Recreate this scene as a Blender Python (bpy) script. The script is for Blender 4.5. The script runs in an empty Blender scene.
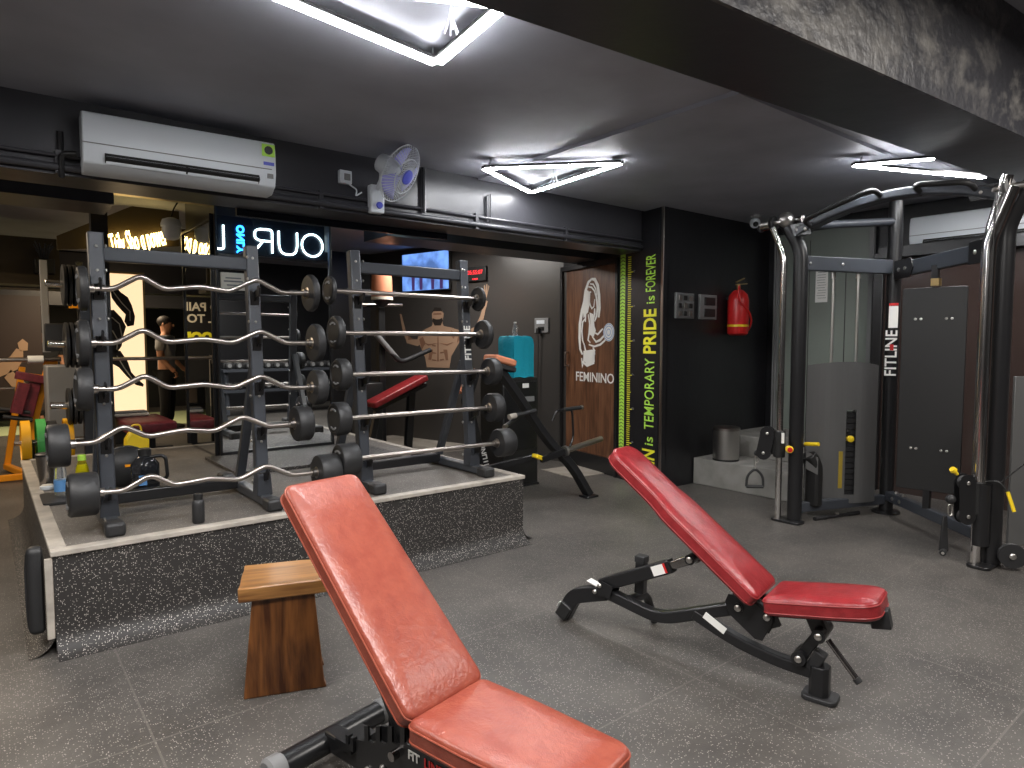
import bpy, math, random
from math import sin, cos, pi, radians, atan2, sqrt
from mathutils import Vector, Matrix
random.seed(7)
S = bpy.context.scene
COL = S.collection
V = Vector

# ------------------------------------------------------------------ camera
cam_d = bpy.data.cameras.new('camera')
cam = bpy.data.objects.new('camera', cam_d); COL.objects.link(cam)
PITCH, AZ = radians(3.55), radians(51.3)
f_ = V((cos(PITCH)*cos(AZ), cos(PITCH)*sin(AZ), -sin(PITCH)))
r_ = V((sin(AZ), -cos(AZ), 0)); u_ = r_.cross(f_)
cam.matrix_world = Matrix(((r_.x, u_.x, -f_.x, 0), (r_.y, u_.y, -f_.y, 0), (r_.z, u_.z, -f_.z, 1.6), (0, 0, 0, 1)))
cam_d.sensor_width = 36; cam_d.lens = 36*660/1024; cam_d.clip_start = 0.05; cam_d.clip_end = 100
S.camera = cam
# ------------------------------------------------------------------ world, exposure, lamps
w = bpy.data.worlds.new('world'); S.world = w; w.use_nodes = True
w.node_tree.nodes['Background'].inputs[0].default_value = (0.75, 0.8, 1, 1)
w.node_tree.nodes['Background'].inputs[1].default_value = 0.03
S.view_settings.view_transform = 'Standard'; S.view_settings.look = 'None'
S.view_settings.gamma = 1; S.view_settings.use_curve_mapping = False
S.view_settings.exposure = 0.62
LED = 60.0
def area(name, loc, size, power, col, rot=(0, 0, 0), sy=None):
    l = bpy.data.lights.new(name, 'AREA'); l.energy = power; l.color = col; l.size = size
    if sy: l.shape = 'RECTANGLE'; l.size_y = sy
    o = bpy.data.objects.new(name, l); COL.objects.link(o); o.location = loc; o.rotation_euler = rot
    return o
area('fill_light_entrance', (0.6, 0.4, 3.5), 1.2, 115, (1, .97, .94))  # added fill light over the camera end, not a known fixture
area('fill_light_aisle', (-1.2, 2.8, 3.0), 1.0, 70, (1, .96, .92))  # added fill from the left, out of view, no lamp known here
area('fill_light_side', (4.6, -0.6, 3.5), 1.2, 100, (1, .95, .9))  # added fill out of view on the right
area('fill_light_machine', (6.5, 1.6, 3.0), .9, 40, (1, .97, .95))  # extra fill around the cable machine, added beside the LED tubes
area('fill_light_back_room', (4.6, 7.4, 2.98), .8, 40, (1, .95, .9))  # added to brighten the dark back room, no fixture of its own
area('warm_ceiling_light_back', (-.9, 8.2, 3.0), 1.2, 75, (1, .8, .58))
area('warm_ceiling_light_far', (1.5, 13.8, 3.0), 1.4, 85, (1, .78, .52))

# ------------------------------------------------------------------ materials
def nmat(name):
    m = bpy.data.materials.new(name); m.use_nodes = True
    return m, m.node_tree, m.node_tree.nodes['Principled BSDF']
def N(t, typ, **k):
    n = t.nodes.new(typ)
    for a, b in k.items(): setattr(n, a, b)
    return n
def mat(name, col, rough=.5, metal=0, bump=0, bscale=40, spec=.5, var=0, vscale=6, coat=0, bdet=4):
    m, t, b = nmat(name)
    b.inputs['Base Color'].default_value = (*col, 1); b.inputs['Roughness'].default_value = rough
    b.inputs['Metallic'].default_value = metal; b.inputs['Specular IOR Level'].default_value = spec
    b.inputs['Coat Weight'].default_value = coat; b.inputs['Coat Roughness'].default_value = .15
    tc = N(t, 'ShaderNodeTexCoord')
    if bump:
        n = N(t, 'ShaderNodeTexNoise'); n.inputs['Scale'].default_value = bscale; n.inputs['Detail'].default_value = bdet
        t.links.new(tc.outputs['Object'], n.inputs['Vector'])
        bp = N(t, 'ShaderNodeBump'); bp.inputs['Strength'].default_value = bump; bp.inputs['Distance'].default_value = .01
        t.links.new(n.outputs['Fac'], bp.inputs['Height']); t.links.new(bp.outputs['Normal'], b.inputs['Normal'])
    if var:
        n = N(t, 'ShaderNodeTexNoise'); n.inputs['Scale'].default_value = vscale; n.inputs['Detail'].default_value = 5
        t.links.new(tc.outputs['Object'], n.inputs['Vector'])
        r = N(t, 'ShaderNodeMapRange'); r.inputs['To Min'].default_value = 1-var; r.inputs['To Max'].default_value = 1+var
        r.inputs['From Min'].default_value = .3; r.inputs['From Max'].default_value = .7
        t.links.new(n.outputs['Fac'], r.inputs['Value'])
        mx = N(t, 'ShaderNodeVectorMath', operation='SCALE'); mx.inputs[0].default_value = col
        t.links.new(r.outputs['Result'], mx.inputs['Scale']); t.links.new(mx.outputs['Vector'], b.inputs['Base Color'])
    return m
def emis(name, col, s, base=(0, 0, 0)):
    m, t, b = nmat(name)
    b.inputs['Base Color'].default_value = (*base, 1)
    b.inputs['Emission Color'].default_value = (*col, 1); b.inputs['Emission Strength'].default_value = s
    return m
def speckled(name, base, fleck, dust, seams=False, rough=.5, dens=.5, dustamt=.5):
    m, t, b = nmat(name)
    tc = N(t, 'ShaderNodeTexCoord')
    vo = N(t, 'ShaderNodeTexVoronoi'); vo.inputs['Scale'].default_value = 120
    t.links.new(tc.outputs['Object'], vo.inputs['Vector'])
    cmpd = N(t, 'ShaderNodeMath', operation='LESS_THAN'); cmpd.inputs[1].default_value = .3
    t.links.new(vo.outputs['Distance'], cmpd.inputs[0])
    sep = N(t, 'ShaderNodeSeparateColor'); t.links.new(vo.outputs['Color'], sep.inputs[0])
    pick = N(t, 'ShaderNodeMath', operation='GREATER_THAN'); pick.inputs[1].default_value = 1-dens
    t.links.new(sep.outputs[0], pick.inputs[0])
    mul = N(t, 'ShaderNodeMath', operation='MULTIPLY'); t.links.new(cmpd.outputs[0], mul.inputs[0]); t.links.new(pick.outputs[0], mul.inputs[1])
    no = N(t, 'ShaderNodeTexNoise'); no.inputs['Scale'].default_value = 1.3; no.inputs['Detail'].default_value = 7; no.inputs['Roughness'].default_value = .65
    t.links.new(tc.outputs['Object'], no.inputs['Vector'])
    rr = N(t, 'ShaderNodeMapRange'); rr.inputs['From Min'].default_value = .35; rr.inputs['From Max'].default_value = .7
    rr.inputs['To Max'].default_value = dustamt
    t.links.new(no.outputs['Fac'], rr.inputs['Value'])
    m1 = N(t, 'ShaderNodeMix', data_type='RGBA'); m1.inputs[6].default_value = (*base, 1); m1.inputs[7].default_value = (*dust, 1)
    t.links.new(rr.outputs['Result'], m1.inputs[0])
    m2 = N(t, 'ShaderNodeMix', data_type='RGBA'); t.links.new(mul.outputs[0], m2.inputs[0]); t.links.new(m1.outputs[2], m2.inputs[6]); m2.inputs[7].default_value = (*fleck, 1)
    last = m2.outputs[2]
    if seams:
        sx = N(t, 'ShaderNodeSeparateXYZ'); t.links.new(tc.outputs['Object'], sx.inputs[0])
        outs = []
        for ax, off, per in (('X', 2.6, 1.06), ('Y', 3.96, 1.06)):
            a = N(t, 'ShaderNodeMath', operation='ADD'); a.inputs[1].default_value = -off+per*40
            t.links.new(sx.outputs[ax], a.inputs[0])
            c = N(t, 'ShaderNodeMath', operation='PINGPONG'); c.inputs[1].default_value = per/2
            t.links.new(a.outputs[0], c.inputs[0])
            l = N(t, 'ShaderNodeMath', operation='LESS_THAN'); l.inputs[1].default_value = .0045
            t.links.new(c.outputs[0], l.inputs[0]); outs.append(l.outputs[0])
        mxx = N(t, 'ShaderNodeMath', operation='MAXIMUM'); t.links.new(outs[0], mxx.inputs[0]); t.links.new(outs[1], mxx.inputs[1])
        hf = N(t, 'ShaderNodeMath', operation='MULTIPLY'); hf.inputs[1].default_value = .55; t.links.new(mxx.outputs[0], hf.inputs[0])
        m3 = N(t, 'ShaderNodeMix', data_type='RGBA'); t.links.new(hf.outputs[0], m3.inputs[0]); t.links.new(last, m3.inputs[6]); m3.inputs[7].default_value = (.16, .145, .13, 1)
        last = m3.outputs[2]
    t.links.new(last, b.inputs['Base Color'])
    b.inputs['Roughness'].default_value = rough
    n2 = N(t, 'ShaderNodeTexNoise'); n2.inputs['Scale'].default_value = 220; t.links.new(tc.outputs['Object'], n2.inputs['Vector'])
    bp = N(t, 'ShaderNodeBump'); bp.inputs['Strength'].default_value = .25; bp.inputs['Distance'].default_value = .004
    t.links.new(n2.outputs['Fac'], bp.inputs['Height']); t.links.new(bp.outputs['Normal'], b.inputs['Normal'])
    return m
def leather(name, col, dark, rough=.38, scale=16):
    m, t, b = nmat(name)
    tc = N(t, 'ShaderNodeTexCoord')
    n = N(t, 'ShaderNodeTexNoise'); n.inputs['Scale'].default_value = scale; n.inputs['Detail'].default_value = 9; n.inputs['Roughness'].default_value = .6; n.inputs['Distortion'].default_value = .2
    t.links.new(tc.outputs['Object'], n.inputs['Vector'])
    r = N(t, 'ShaderNodeValToRGB'); r.color_ramp.elements[0].position = .33; r.color_ramp.elements[1].position = .62
    r.color_ramp.elements[0].color = (*dark, 1); r.color_ramp.elements[1].color = (*col, 1)
    t.links.new(n.outputs['Fac'], r.inputs[0]); t.links.new(r.outputs[0], b.inputs['Base Color'])
    n2 = N(t, 'ShaderNodeTexNoise'); n2.inputs['Scale'].default_value = 45; n2.inputs['Detail'].default_value = 5; n2.inputs['Distortion'].default_value = .3
    t.links.new(tc.outputs['Object'], n2.inputs['Vector'])
    v = N(t, 'ShaderNodeTexVoronoi'); v.inputs['Scale'].default_value = 240; t.links.new(tc.outputs['Object'], v.inputs['Vector'])
    a = N(t, 'ShaderNodeMath', operation='MULTIPLY_ADD'); a.inputs[1].default_value = .12; t.links.new(v.outputs['Distance'], a.inputs[0]); t.links.new(n2.outputs['Fac'], a.inputs[2])
    bp = N(t, 'ShaderNodeBump'); bp.inputs['Strength'].default_value = .4; bp.inputs['Distance'].default_value = .006
    t.links.new(a.outputs[0], bp.inputs['Height']); t.links.new(bp.outputs['Normal'], b.inputs['Normal'])
    b.inputs['Roughness'].default_value = rough
    return m
def wood(name, c1, c2, axis='X', scale=9, rough=.4, dist=5):
    m, t, b = nmat(name)
    tc = N(t, 'ShaderNodeTexCoord'); mp = N(t, 'ShaderNodeMapping'); t.links.new(tc.outputs['Object'], mp.inputs[0])
    sc = {'X': (.12, 1, 1), 'Y': (1, .12, 1), 'Z': (1, 1, .12)}[axis]; mp.inputs['Scale'].default_value = sc
    n = N(t, 'ShaderNodeTexNoise'); n.inputs['Scale'].default_value = scale*2.2; n.inputs['Detail'].default_value = 8; n.inputs['Distortion'].default_value = 1.3
    t.links.new(mp.outputs[0], n.inputs[0])
    n3 = N(t, 'ShaderNodeTexNoise'); n3.inputs['Scale'].default_value = scale*9; n3.inputs['Detail'].default_value = 4
    t.links.new(mp.outputs[0], n3.inputs[0])
    a = N(t, 'ShaderNodeMath', operation='MULTIPLY_ADD'); a.inputs[1].default_value = .35; t.links.new(n3.outputs['Fac'], a.inputs[0]); t.links.new(n.outputs['Fac'], a.inputs[2])
    r = N(t, 'ShaderNodeValToRGB'); r.color_ramp.elements[0].position = .5; r.color_ramp.elements[1].position = .82
    r.color_ramp.elements[0].color = (*c1, 1); r.color_ramp.elements[1].color = (*c2, 1)
    t.links.new(a.outputs[0], r.inputs[0]); t.links.new(r.outputs[0], b.inputs['Base Color']); b.inputs['Roughness'].default_value = rough
    return m
def worn_sheen(name, base, pale, amt=.55, rough=.4, bump=.3, scale=2.2, zfade=None):
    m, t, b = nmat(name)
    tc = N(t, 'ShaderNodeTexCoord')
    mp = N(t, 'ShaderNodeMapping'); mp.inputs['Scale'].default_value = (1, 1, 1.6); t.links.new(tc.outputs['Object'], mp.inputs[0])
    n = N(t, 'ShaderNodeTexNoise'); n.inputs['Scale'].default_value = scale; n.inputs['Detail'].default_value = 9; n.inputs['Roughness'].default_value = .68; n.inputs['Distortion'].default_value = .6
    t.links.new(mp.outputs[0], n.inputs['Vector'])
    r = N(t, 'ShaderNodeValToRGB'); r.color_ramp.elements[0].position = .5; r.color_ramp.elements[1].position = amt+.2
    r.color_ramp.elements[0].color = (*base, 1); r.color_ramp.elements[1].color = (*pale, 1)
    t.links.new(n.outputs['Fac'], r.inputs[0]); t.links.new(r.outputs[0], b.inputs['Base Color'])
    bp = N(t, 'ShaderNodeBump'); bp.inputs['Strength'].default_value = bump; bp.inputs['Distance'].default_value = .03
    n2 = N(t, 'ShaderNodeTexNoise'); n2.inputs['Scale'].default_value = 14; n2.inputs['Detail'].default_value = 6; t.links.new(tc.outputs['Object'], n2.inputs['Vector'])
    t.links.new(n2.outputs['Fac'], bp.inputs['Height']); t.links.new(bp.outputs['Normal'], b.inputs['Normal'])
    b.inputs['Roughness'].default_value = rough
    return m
MT = dict(
    floor=speckled('rubber_floor', (.054, .05, .046), (.34, .31, .28), (.138, .126, .112), True, .44, .35, .8),
    plat=speckled('rubber_block', (.022, .02, .019), (.5, .46, .42), (.036, .033, .03), False, .55, .5, .5),
    plattop=speckled('rubber_top', (.09, .082, .074), (.4, .38, .35), (.19, .17, .15), False, .6, .25, .8),
    ceil=mat('ceiling_paint', (.33, .34, .385), .6, bump=.12, bscale=6, var=.12, vscale=2),
    wall=mat('black_wall_paint', (.012, .012, .014), .36, bump=.25, bscale=9),
    wallgrey=mat('charcoal_wall_paint', (.05, .046, .043), .33, bump=.3, bscale=4),
    beam=mat('beam_paint', (.045, .045, .052), .34, bump=.35, bscale=5),
    beam_wear_sheen=worn_sheen('worn_plaster_painted_sheen', (.055, .055, .062), (.36, .34, .31), .52, .42, .5, 1.6),  # pale blotches: worn paint plus lamp reflections put into the colour
    black=mat('black_powder_coat', (.012, .012, .013), .3, bump=.04, bscale=200, spec=.5),
    rackblack=mat('rack_powder_coat', (.045, .05, .06), .38, bump=.05, bscale=150),
    plastic=mat('black_plastic', (.015, .015, .015), .42),
    rubber=mat('black_rubber', (.02, .02, .021), .5, bump=.1, bscale=90),
    chrome=mat('chrome', (.72, .7, .68), .16, 1),
    steel=mat('worn_steel', (.44, .40, .37), .3, 1, bump=.08, bscale=120),
    brushed=mat('brushed_steel', (.6, .58, .55), .35, 1),
    darkchrome=mat('dark_chrome', (.34, .32, .31), .2, 1),
    red=leather('crimson_leather', (.30, .026, .03), (.2, .014, .017), .28),
    orange=leather('orange_red_leather', (.30, .07, .042), (.235, .045, .028), .33),
    maroon=leather('maroon_leather', (.17, .02, .03), (.08, .01, .015), .45),
    pipred=mat('red_piping', (.3, .03, .03), .4), piporange=mat('orange_piping', (.3, .07, .04), .4),
    stoolwood=wood('stool_plank', (.12, .045, .012), (.36, .175, .055), 'X', 5, .3),
    stoolleg=wood('stool_slab', (.06, .018, .005), (.24, .09, .024), 'Z', 6, .33),
    door=wood('door_veneer', (.085, .036, .018), (.2, .09, .045), 'Z', 5, .4),
    trim=mat('pale_edge_trim', (.42, .38, .33), .5, bump=.2, bscale=30, var=.25, vscale=9),
    white=mat('white_plastic', (.70, .74, .78), .35), cream=mat('cream_paper', (.75, .7, .6), .8),
    whitepaint=mat('white_print', (.85, .84, .8), .6), grey=mat('grey_plastic', (.2, .2, .2), .45),
    blue=mat('blue_plastic', (.1, .12, .6), .3), bluelab=mat('blue_label', (.12, .3, .6), .4),
    yellow=mat('yellow_plastic', (.85, .6, .02), .4), yprint=mat('yellow_print', (.9, .85, .04), .5),
    gprint=mat('lime_print', (.5, .85, .1), .5), orangem=mat('orange_paint', (.9, .33, .01), .35),
    yplate=mat('yellow_rubber', (.85, .42, .01), .45), gplate=mat('green_rubber', (.06, .38, .08), .5),
    redp=mat('red_paint', (.6, .02, .02), .3), teal=mat('teal_fabric', (.0, .28, .38), .8, bump=.5, bscale=30),
    concrete=mat('concrete', (.25, .24, .22), .75, bump=.3, bscale=20, var=.2, vscale=5),
    turf=mat('green_turf', (.48, .56, .32), .9, bump=.5, bscale=200),
    brown=mat('glossy_brown_panel', (.05, .034, .03), .12, bump=.03, bscale=3, coat=.3),
    frost=mat('frosted_green_glass', (.2, .225, .2), .35), shroud=mat('grey_shroud', (.14, .14, .138), .3, .3),
    mirror=mat('mirror_glass', (.82, .84, .84), .0, 1),
    gold=mat('gold_trim', (.5, .36, .16), .3, .8), skin=mat('skin', (.45, .22, .13), .6),
    hair=mat('dark_hair', (.015, .011, .01), .6), tshirt=mat('grey_cotton', (.25, .25, .26), .9), trousers=mat('black_cotton', (.015, .015, .017), .9),
    mskin=mat('mural_skin', (.36, .23, .15), .6), mshade=mat('mural_shade', (.2, .1, .06), .6), mdark=mat('mural_ink', (.02, .015, .012), .6),
    terracotta=mat('terracotta_fabric', (.55, .2, .1), .7), tan=mat('tan_mat', (.3, .27, .23), .7, var=.2),
    led=emis('led_strip', (.97, .98, 1), LED, (1, 1, 1)), neonw=emis('white_neon', (.72, .95, 1), 5), neonb=emis('blue_neon', (.02, .25, 1), 5),
    neony=emis('yellow_neon', (1, .72, .25), 7), redled=emis('red_led', (1, .03, .04), 1.6), lampwarm=emis('backlit_panel', (1, .72, .42), .75, (.7, .6, .45)),
)
def glass(name, col, rough=.03):
    m, t, b = nmat(name)
    b.inputs['Base Color'].default_value = (*col, 1); b.inputs['Transmission Weight'].default_value = .9; b.inputs['Roughness'].default_value = rough
    b.inputs['IOR'].default_value = 1.3
    return m
MT['clear'] = glass('clear_bottle_plastic', (.85, .9, .92)); MT['smoke'] = glass('smoky_plastic', (.12, .13, .15), .1)
MT['juice'] = glass('yellow_drink', (.8, .75, .05), .1)
def screen_mat():
    m, t, b = nmat('television_picture')
    tc = N(t, 'ShaderNodeTexCoord'); n = N(t, 'ShaderNodeTexNoise'); n.inputs['Scale'].default_value = 3.5; n.inputs['Detail'].default_value = 6
    t.links.new(tc.outputs['Object'], n.inputs['Vector'])
    r = N(t, 'ShaderNodeValToRGB'); r.color_ramp.elements[0].position = .38; r.color_ramp.elements[1].position = .6
    r.color_ramp.elements[0].color = (.06, .12, .3, 1); r.color_ramp.elements[1].color = (.16, .33, .85, 1)
    t.links.new(n.outputs['Fac'], r.inputs[0]); t.links.new(r.outputs[0], b.inputs['Emission Color']); b.inputs['Emission Strength'].default_value = 1.0
    b.inputs['Base Color'].default_value = (.01, .01, .01, 1)
    return m
MT['screen'] = screen_mat()

# ------------------------------------------------------------------ mesh helpers
MW = {}
SPLIT = dict(muscle_shading='muscle_shadow', bolts='bolt', guide_rods='guide_rod', weight_plates='stack_plate', rod_collars='rod_collar', top_and_shorts='figure_fill', picture_figures='picture_figure')
def frame_from(d, up=V((0, 0, 1))):
    d = d.normalized()
    if abs(d.dot(up)) > .985: up = V((0, 1, 0)) if abs(d.y) < .9 else V((1, 0, 0))
    a = up.cross(d).normalized(); b = d.cross(a).normalized()
    return a, b, d
class MB:
    def __init__(s): s.v = []; s.f = []
    def add(s, vs, fs):
        o = len(s.v); s.v += [V(p) for p in vs]; s.f += [tuple(i+o for i in f) for f in fs]; return s
    def box(s, c, sz, R=None):
        c = V(c); hx, hy, hz = sz[0]/2, sz[1]/2, sz[2]/2
        vs = [V((x, y, z)) for z in (-hz, hz) for x, y in ((-hx, -hy), (hx, -hy), (hx, hy), (-hx, hy))]
        if R is not None: vs = [R @ p for p in vs]
        return s.add([p+c for p in vs], [(3, 2, 1, 0), (4, 5, 6, 7), (0, 1, 5, 4), (1, 2, 6, 5), (2, 3, 7, 6), (3, 0, 4, 7)])
    def sweep(s, pts, prof, up=V((0, 0, 1)), cap=True):
        pts = [V(p) for p in pts]; n = len(prof); rings = []
        a0 = None
        for i, p in enumerate(pts):
            if i == 0: d = pts[1]-p
            elif i == len(pts)-1: d = p-pts[i-1]
            else: d = (pts[i+1]-p).normalized()+(p-pts[i-1]).normalized()
            d = d.normalized()
            if a0 is None: a, b, d = frame_from(d, up)
            else:
                a = (a0-d*a0.dot(d)).normalized(); b = d.cross(a).normalized()
            k = 1
            if 0 < i < len(pts)-1:
                c = (pts[i+1]-p).normalized().dot(d); k = 1/max(c, .5)
                bend = ((pts[i+1]-p).normalized()-(p-pts[i-1]).normalized())
                bn = bend.normalized() if bend.length > 1e-5 else None
            else: bn = None
            ring = []
            for x, y in prof:
                q = a*x+b*y
                if bn: q = q+bn*(q.dot(bn))*(k-1)
                ring.append(p+q)
            rings.append(ring); a0 = a
        vs = [q for r in rings for q in r]
        fs = [(i*n+j, i*n+(j+1) % n, (i+1)*n+(j+1) % n, (i+1)*n+j) for i in range(len(pts)-1) for j in range(n)]
        if cap: fs += [tuple(range(n-1, -1, -1)), tuple((len(pts)-1)*n+j for j in range(n))]
        return s.add(vs, fs)
    def tube(s, pts, r, n=14, up=V((0, 0, 1))):
        return s.sweep(pts, [(r*cos(2*pi*i/n), r*sin(2*pi*i/n)) for i in range(n)], up)
    def bar(s, pts, w, h, up=V((0, 0, 1)), c=.006):
        x, y = w/2, h/2; c = min(c, x*.5, y*.5)
        return s.sweep(pts, [(x-c, -y), (x, -y+c), (x, y-c), (x-c, y), (-x+c, y), (-x, y-c), (-x, -y+c), (-x+c, -y)], up)
    def lathe(s, prof, o=(0, 0, 0), d=(0, 0, 1), n=28):
        a, b, d = frame_from(V(d)); o = V(o); m = len(prof)
        vs = []
        for r, z in prof:
            r = max(r, .0004)
            vs += [o+d*z+a*(r*cos(2*pi*i/n))+b*(r*sin(2*pi*i/n)) for i in range(n)]
        fs = [(i*n+j, i*n+(j+1) % n, (i+1)*n+(j+1) % n, (i+1)*n+j) for i in range(m-1) for j in range(n)]
        fs += [tuple(range(n-1, -1, -1)), tuple((m-1)*n+j for j in range(n))]
        return s.add(vs, fs)
    def cyl(s, p0, p1, r, n=20, c=.0):
        p0, p1 = V(p0), V(p1); L = (p1-p0).length
        pr = [(r, 0), (r, L)] if not c else [(r-c, 0), (r, c), (r, L-c), (r-c, L)]
        return s.lathe(pr, p0, p1-p0, n)
    def prism(s, poly, o, U, W, t):
        """polygon in (U, W) plane at o, thickness t along U x W (both ways half)"""
        o, U, W = V(o), V(U).normalized(), V(W).normalized(); nn = U.cross(W).normalized()
        n = len(poly)
        vs = [o+U*x+W*y-nn*(t/2) for x, y in poly]+[o+U*x+W*y+nn*(t/2) for x, y in poly]
        fs = [tuple(range(n-1, -1, -1)), tuple(range(n, 2*n))]+[(i, (i+1) % n, n+(i+1) % n, n+i) for i in range(n)]
        return s.add(vs, fs)
    def ball(s, c, r, n=16):
        m = n//2
        return s.lathe([(r*sin(pi*i/m), -r*cos(pi*i/m)) for i in range(m+1)], c, (0, 0, 1), n)
    def ellipsoid(s, c, rad, n=16):
        o = len(s.v); s.ball((0, 0, 0), 1, n)
        for i in range(o, len(s.v)):
            p = s.v[i]; s.v[i] = V((p.x*rad[0], p.y*rad[1], p.z*rad[2]))+V(c)
        return s
    def build(s, name, m, parent=None, bevel=0, kind=None, label=None, world=False, flat=False, sub=0):
        if name in SPLIT:
            par = list(range(len(s.v)))
            def find(i):
                while par[i] != i: par[i] = par[par[i]]; i = par[i]
                return i
            for f in s.f:
                a = find(f[0])
                for k in f[1:]: par[find(k)] = a
            grp = {}
            for f in s.f: grp.setdefault(find(f[0]), []).append(f)
            for fs in grp.values():
                ids = sorted({i for f in fs for i in f}); mp = {i: j for j, i in enumerate(ids)}
                q = MB(); q.v = [s.v[i] for i in ids]; q.f = [tuple(mp[i] for i in f) for f in fs]
                r_o = q.build(SPLIT[name], m, parent, bevel, kind, label, world, flat, sub)
            return r_o
        me = bpy.data.meshes.new(name)
        vs = s.v
        if parent is not None and world:
            inv = MW[parent.name].inverted(); vs = [inv @ p for p in vs]
        origin = V((0, 0, 0))
        me.from_pydata([tuple(p) for p in vs], [], s.f)
        me.materials.append(MT[m] if isinstance(m, str) else m)
        me.update()
        if not flat:
            me.shade_smooth()
            me.set_sharp_from_angle(angle=radians(40))
        o = bpy.data.objects.new(name, me); COL.objects.link(o)
        if parent is not None: o.parent = parent; MW[o.name] = MW.get(parent.name, Matrix())
        else: MW[o.name] = Matrix()
        if kind: o['kind'] = kind
        if label: o['label'] = label
        if bevel:
            b = o.modifiers.new('bevel', 'BEVEL'); b.width = bevel; b.segments = 2; b.limit_method = 'ANGLE'; b.angle_limit = radians(40)
        if sub:
            q = o.modifiers.new('sub', 'SUBSURF'); q.levels = sub; q.render_levels = sub
        return o
def thing(name, label, cat, loc=(0, 0, 0), rz=0, group=None):
    o = bpy.data.objects.new(name, None); COL.objects.link(o); o.empty_display_size = .1
    o.location = loc; o.rotation_euler = (0, 0, rz); o['label'] = label; o['category'] = cat
    if group: o['group'] = group
    MW[o.name] = Matrix.Translation(V(loc)) @ Matrix.Rotation(rz, 4, 'Z')
    return o
def tag(o, label, cat, group=None):
    o['label'] = label; o['category'] = cat
    if group: o['group'] = group
    return o
def struct(name, mb, m, **k): return mb.build(name, m, kind='structure', **k)
def copy_tree(o, parent=None):
    c = o.copy(); COL.objects.link(c)
    if parent is not None: c.parent = parent
    for ch in o.children: copy_tree(ch, c)
    return c
def text_mesh(name, s, size, m, o, U, W, parent=None, t=.004, world=True, bold=0, spacing=1, sx=1, label=None, align='CENTER', fit=None):
    """flat lettering, centred at o, reading along U with up W"""
    cu = bpy.data.curves.new(name, 'FONT'); cu.body = s; cu.size = size; cu.extrude = t/2; cu.offset = bold
    cu.align_x = align; cu.align_y = 'CENTER'; cu.space_character = spacing; cu.resolution_u = 3
    tmp = bpy.data.objects.new(name, cu); COL.objects.link(tmp)
    dg = bpy.context.evaluated_depsgraph_get(); me = bpy.data.meshes.new_from_object(tmp.evaluated_get(dg))
    bpy.data.objects.remove(tmp)
    if fit:
        xs = [v.co.x for v in me.vertices]; sx = fit/(max(xs)-min(xs))
    U, W = V(U).normalized(), V(W).normalized(); nn = U.cross(W); o = V(o)
    inv = MW[parent.name].inverted() if parent is not None and world else Matrix()
    for v in me.vertices: v.co = inv @ (o+U*v.co.x*sx+W*v.co.y+nn*v.co.z)
    me.materials.clear(); me.materials.append(MT[m])
    ob = bpy.data.objects.new(name, me); COL.objects.link(ob)
    if parent is not None: ob.parent = parent
    if label: ob['label'] = label
    return ob
def arc(cx, cy, r, a0, a1, n): return [(cx+r*cos(radians(a0+(a1-a0)*i/n)), cy+r*sin(radians(a0+(a1-a0)*i/n))) for i in range(n+1)]
def rrect(x0, y0, x1, y1, r, n=5):
    if not isinstance(r, (tuple, list)): r = (r,)*4
    return (arc(x0+r[0], y0+r[0], r[0], 180, 270, n)+arc(x1-r[1], y0+r[1], r[1], 270, 360, n) +
            arc(x1-r[2], y1-r[2], r[2], 0, 90, n)+arc(x0+r[3], y1-r[3], r[3], 90, 180, n))
def fillet(pts, r, n=5):
    pts = [V(p) for p in pts]; out = [pts[0]]
    for i in range(1, len(pts)-1):
        p, a, b = pts[i], pts[i-1], pts[i+1]
        k = min(r, (a-p).length*.45, (b-p).length*.45)
        q0 = p+(a-p).normalized()*k; q1 = p+(b-p).normalized()*k
        for j in range(n+1):
            t = j/n; out.append(q0*(1-t)**2+p*2*t*(1-t)+q1*t*t)
    return out+[pts[-1]]
def pad(outline, thick, crown=.008, er=.018):
    """upholstered cushion in local xy, from z=0 (board side) up to z=thick"""
    mb = MB(); n = len(outline)
    cx = sum(p[0] for p in outline)/n; cy = sum(p[1] for p in outline)/n
    def inset(d):
        res = []
        for i in range(n):
            a, b = V(outline[i-1]), V(outline[(i+1) % n]); e = (b-a)
            nrm = V((e.y, -e.x)).normalized() if e.length > 1e-6 else V((0, 0))
            res.append((outline[i][0]-nrm.x*d, outline[i][1]-nrm.y*d))
        return res
    layers = [(er*.5, 0), (.002, er*.35), (0, er), (0, thick-er)]
    for k in range(1, 6):
        a = radians(18*k); layers.append((er*(1-cos(a)), thick-er+er*sin(a)))
    layers += [(er*1.3, thick+crown*.3)]
    vs = []
    for d, z in layers: vs += [V((x, y, z)) for x, y in inset(d)]
    L = len(layers)
    # inner crowned rings
    last = inset(er*1.3)
    for t_, zz in ((.7, .75), (.35, .95)):
        vs += [V((cx+(x-cx)*t_, cy+(y-cy)*t_, thick+crown*zz)) for x, y in last]
    L += 2
    vs.append(V((cx, cy, thick+crown)))
    fs = [tuple(range(n-1, -1, -1))]
    fs += [(i*n+j, i*n+(j+1) % n, (i+1)*n+(j+1) % n, (i+1)*n+j) for i in range(L-1) for j in range(n)]
    fs += [((L-1)*n+j, (L-1)*n+(j+1) % n, L*n) for j in range(n)]
    return mb.add(vs, fs)
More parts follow.
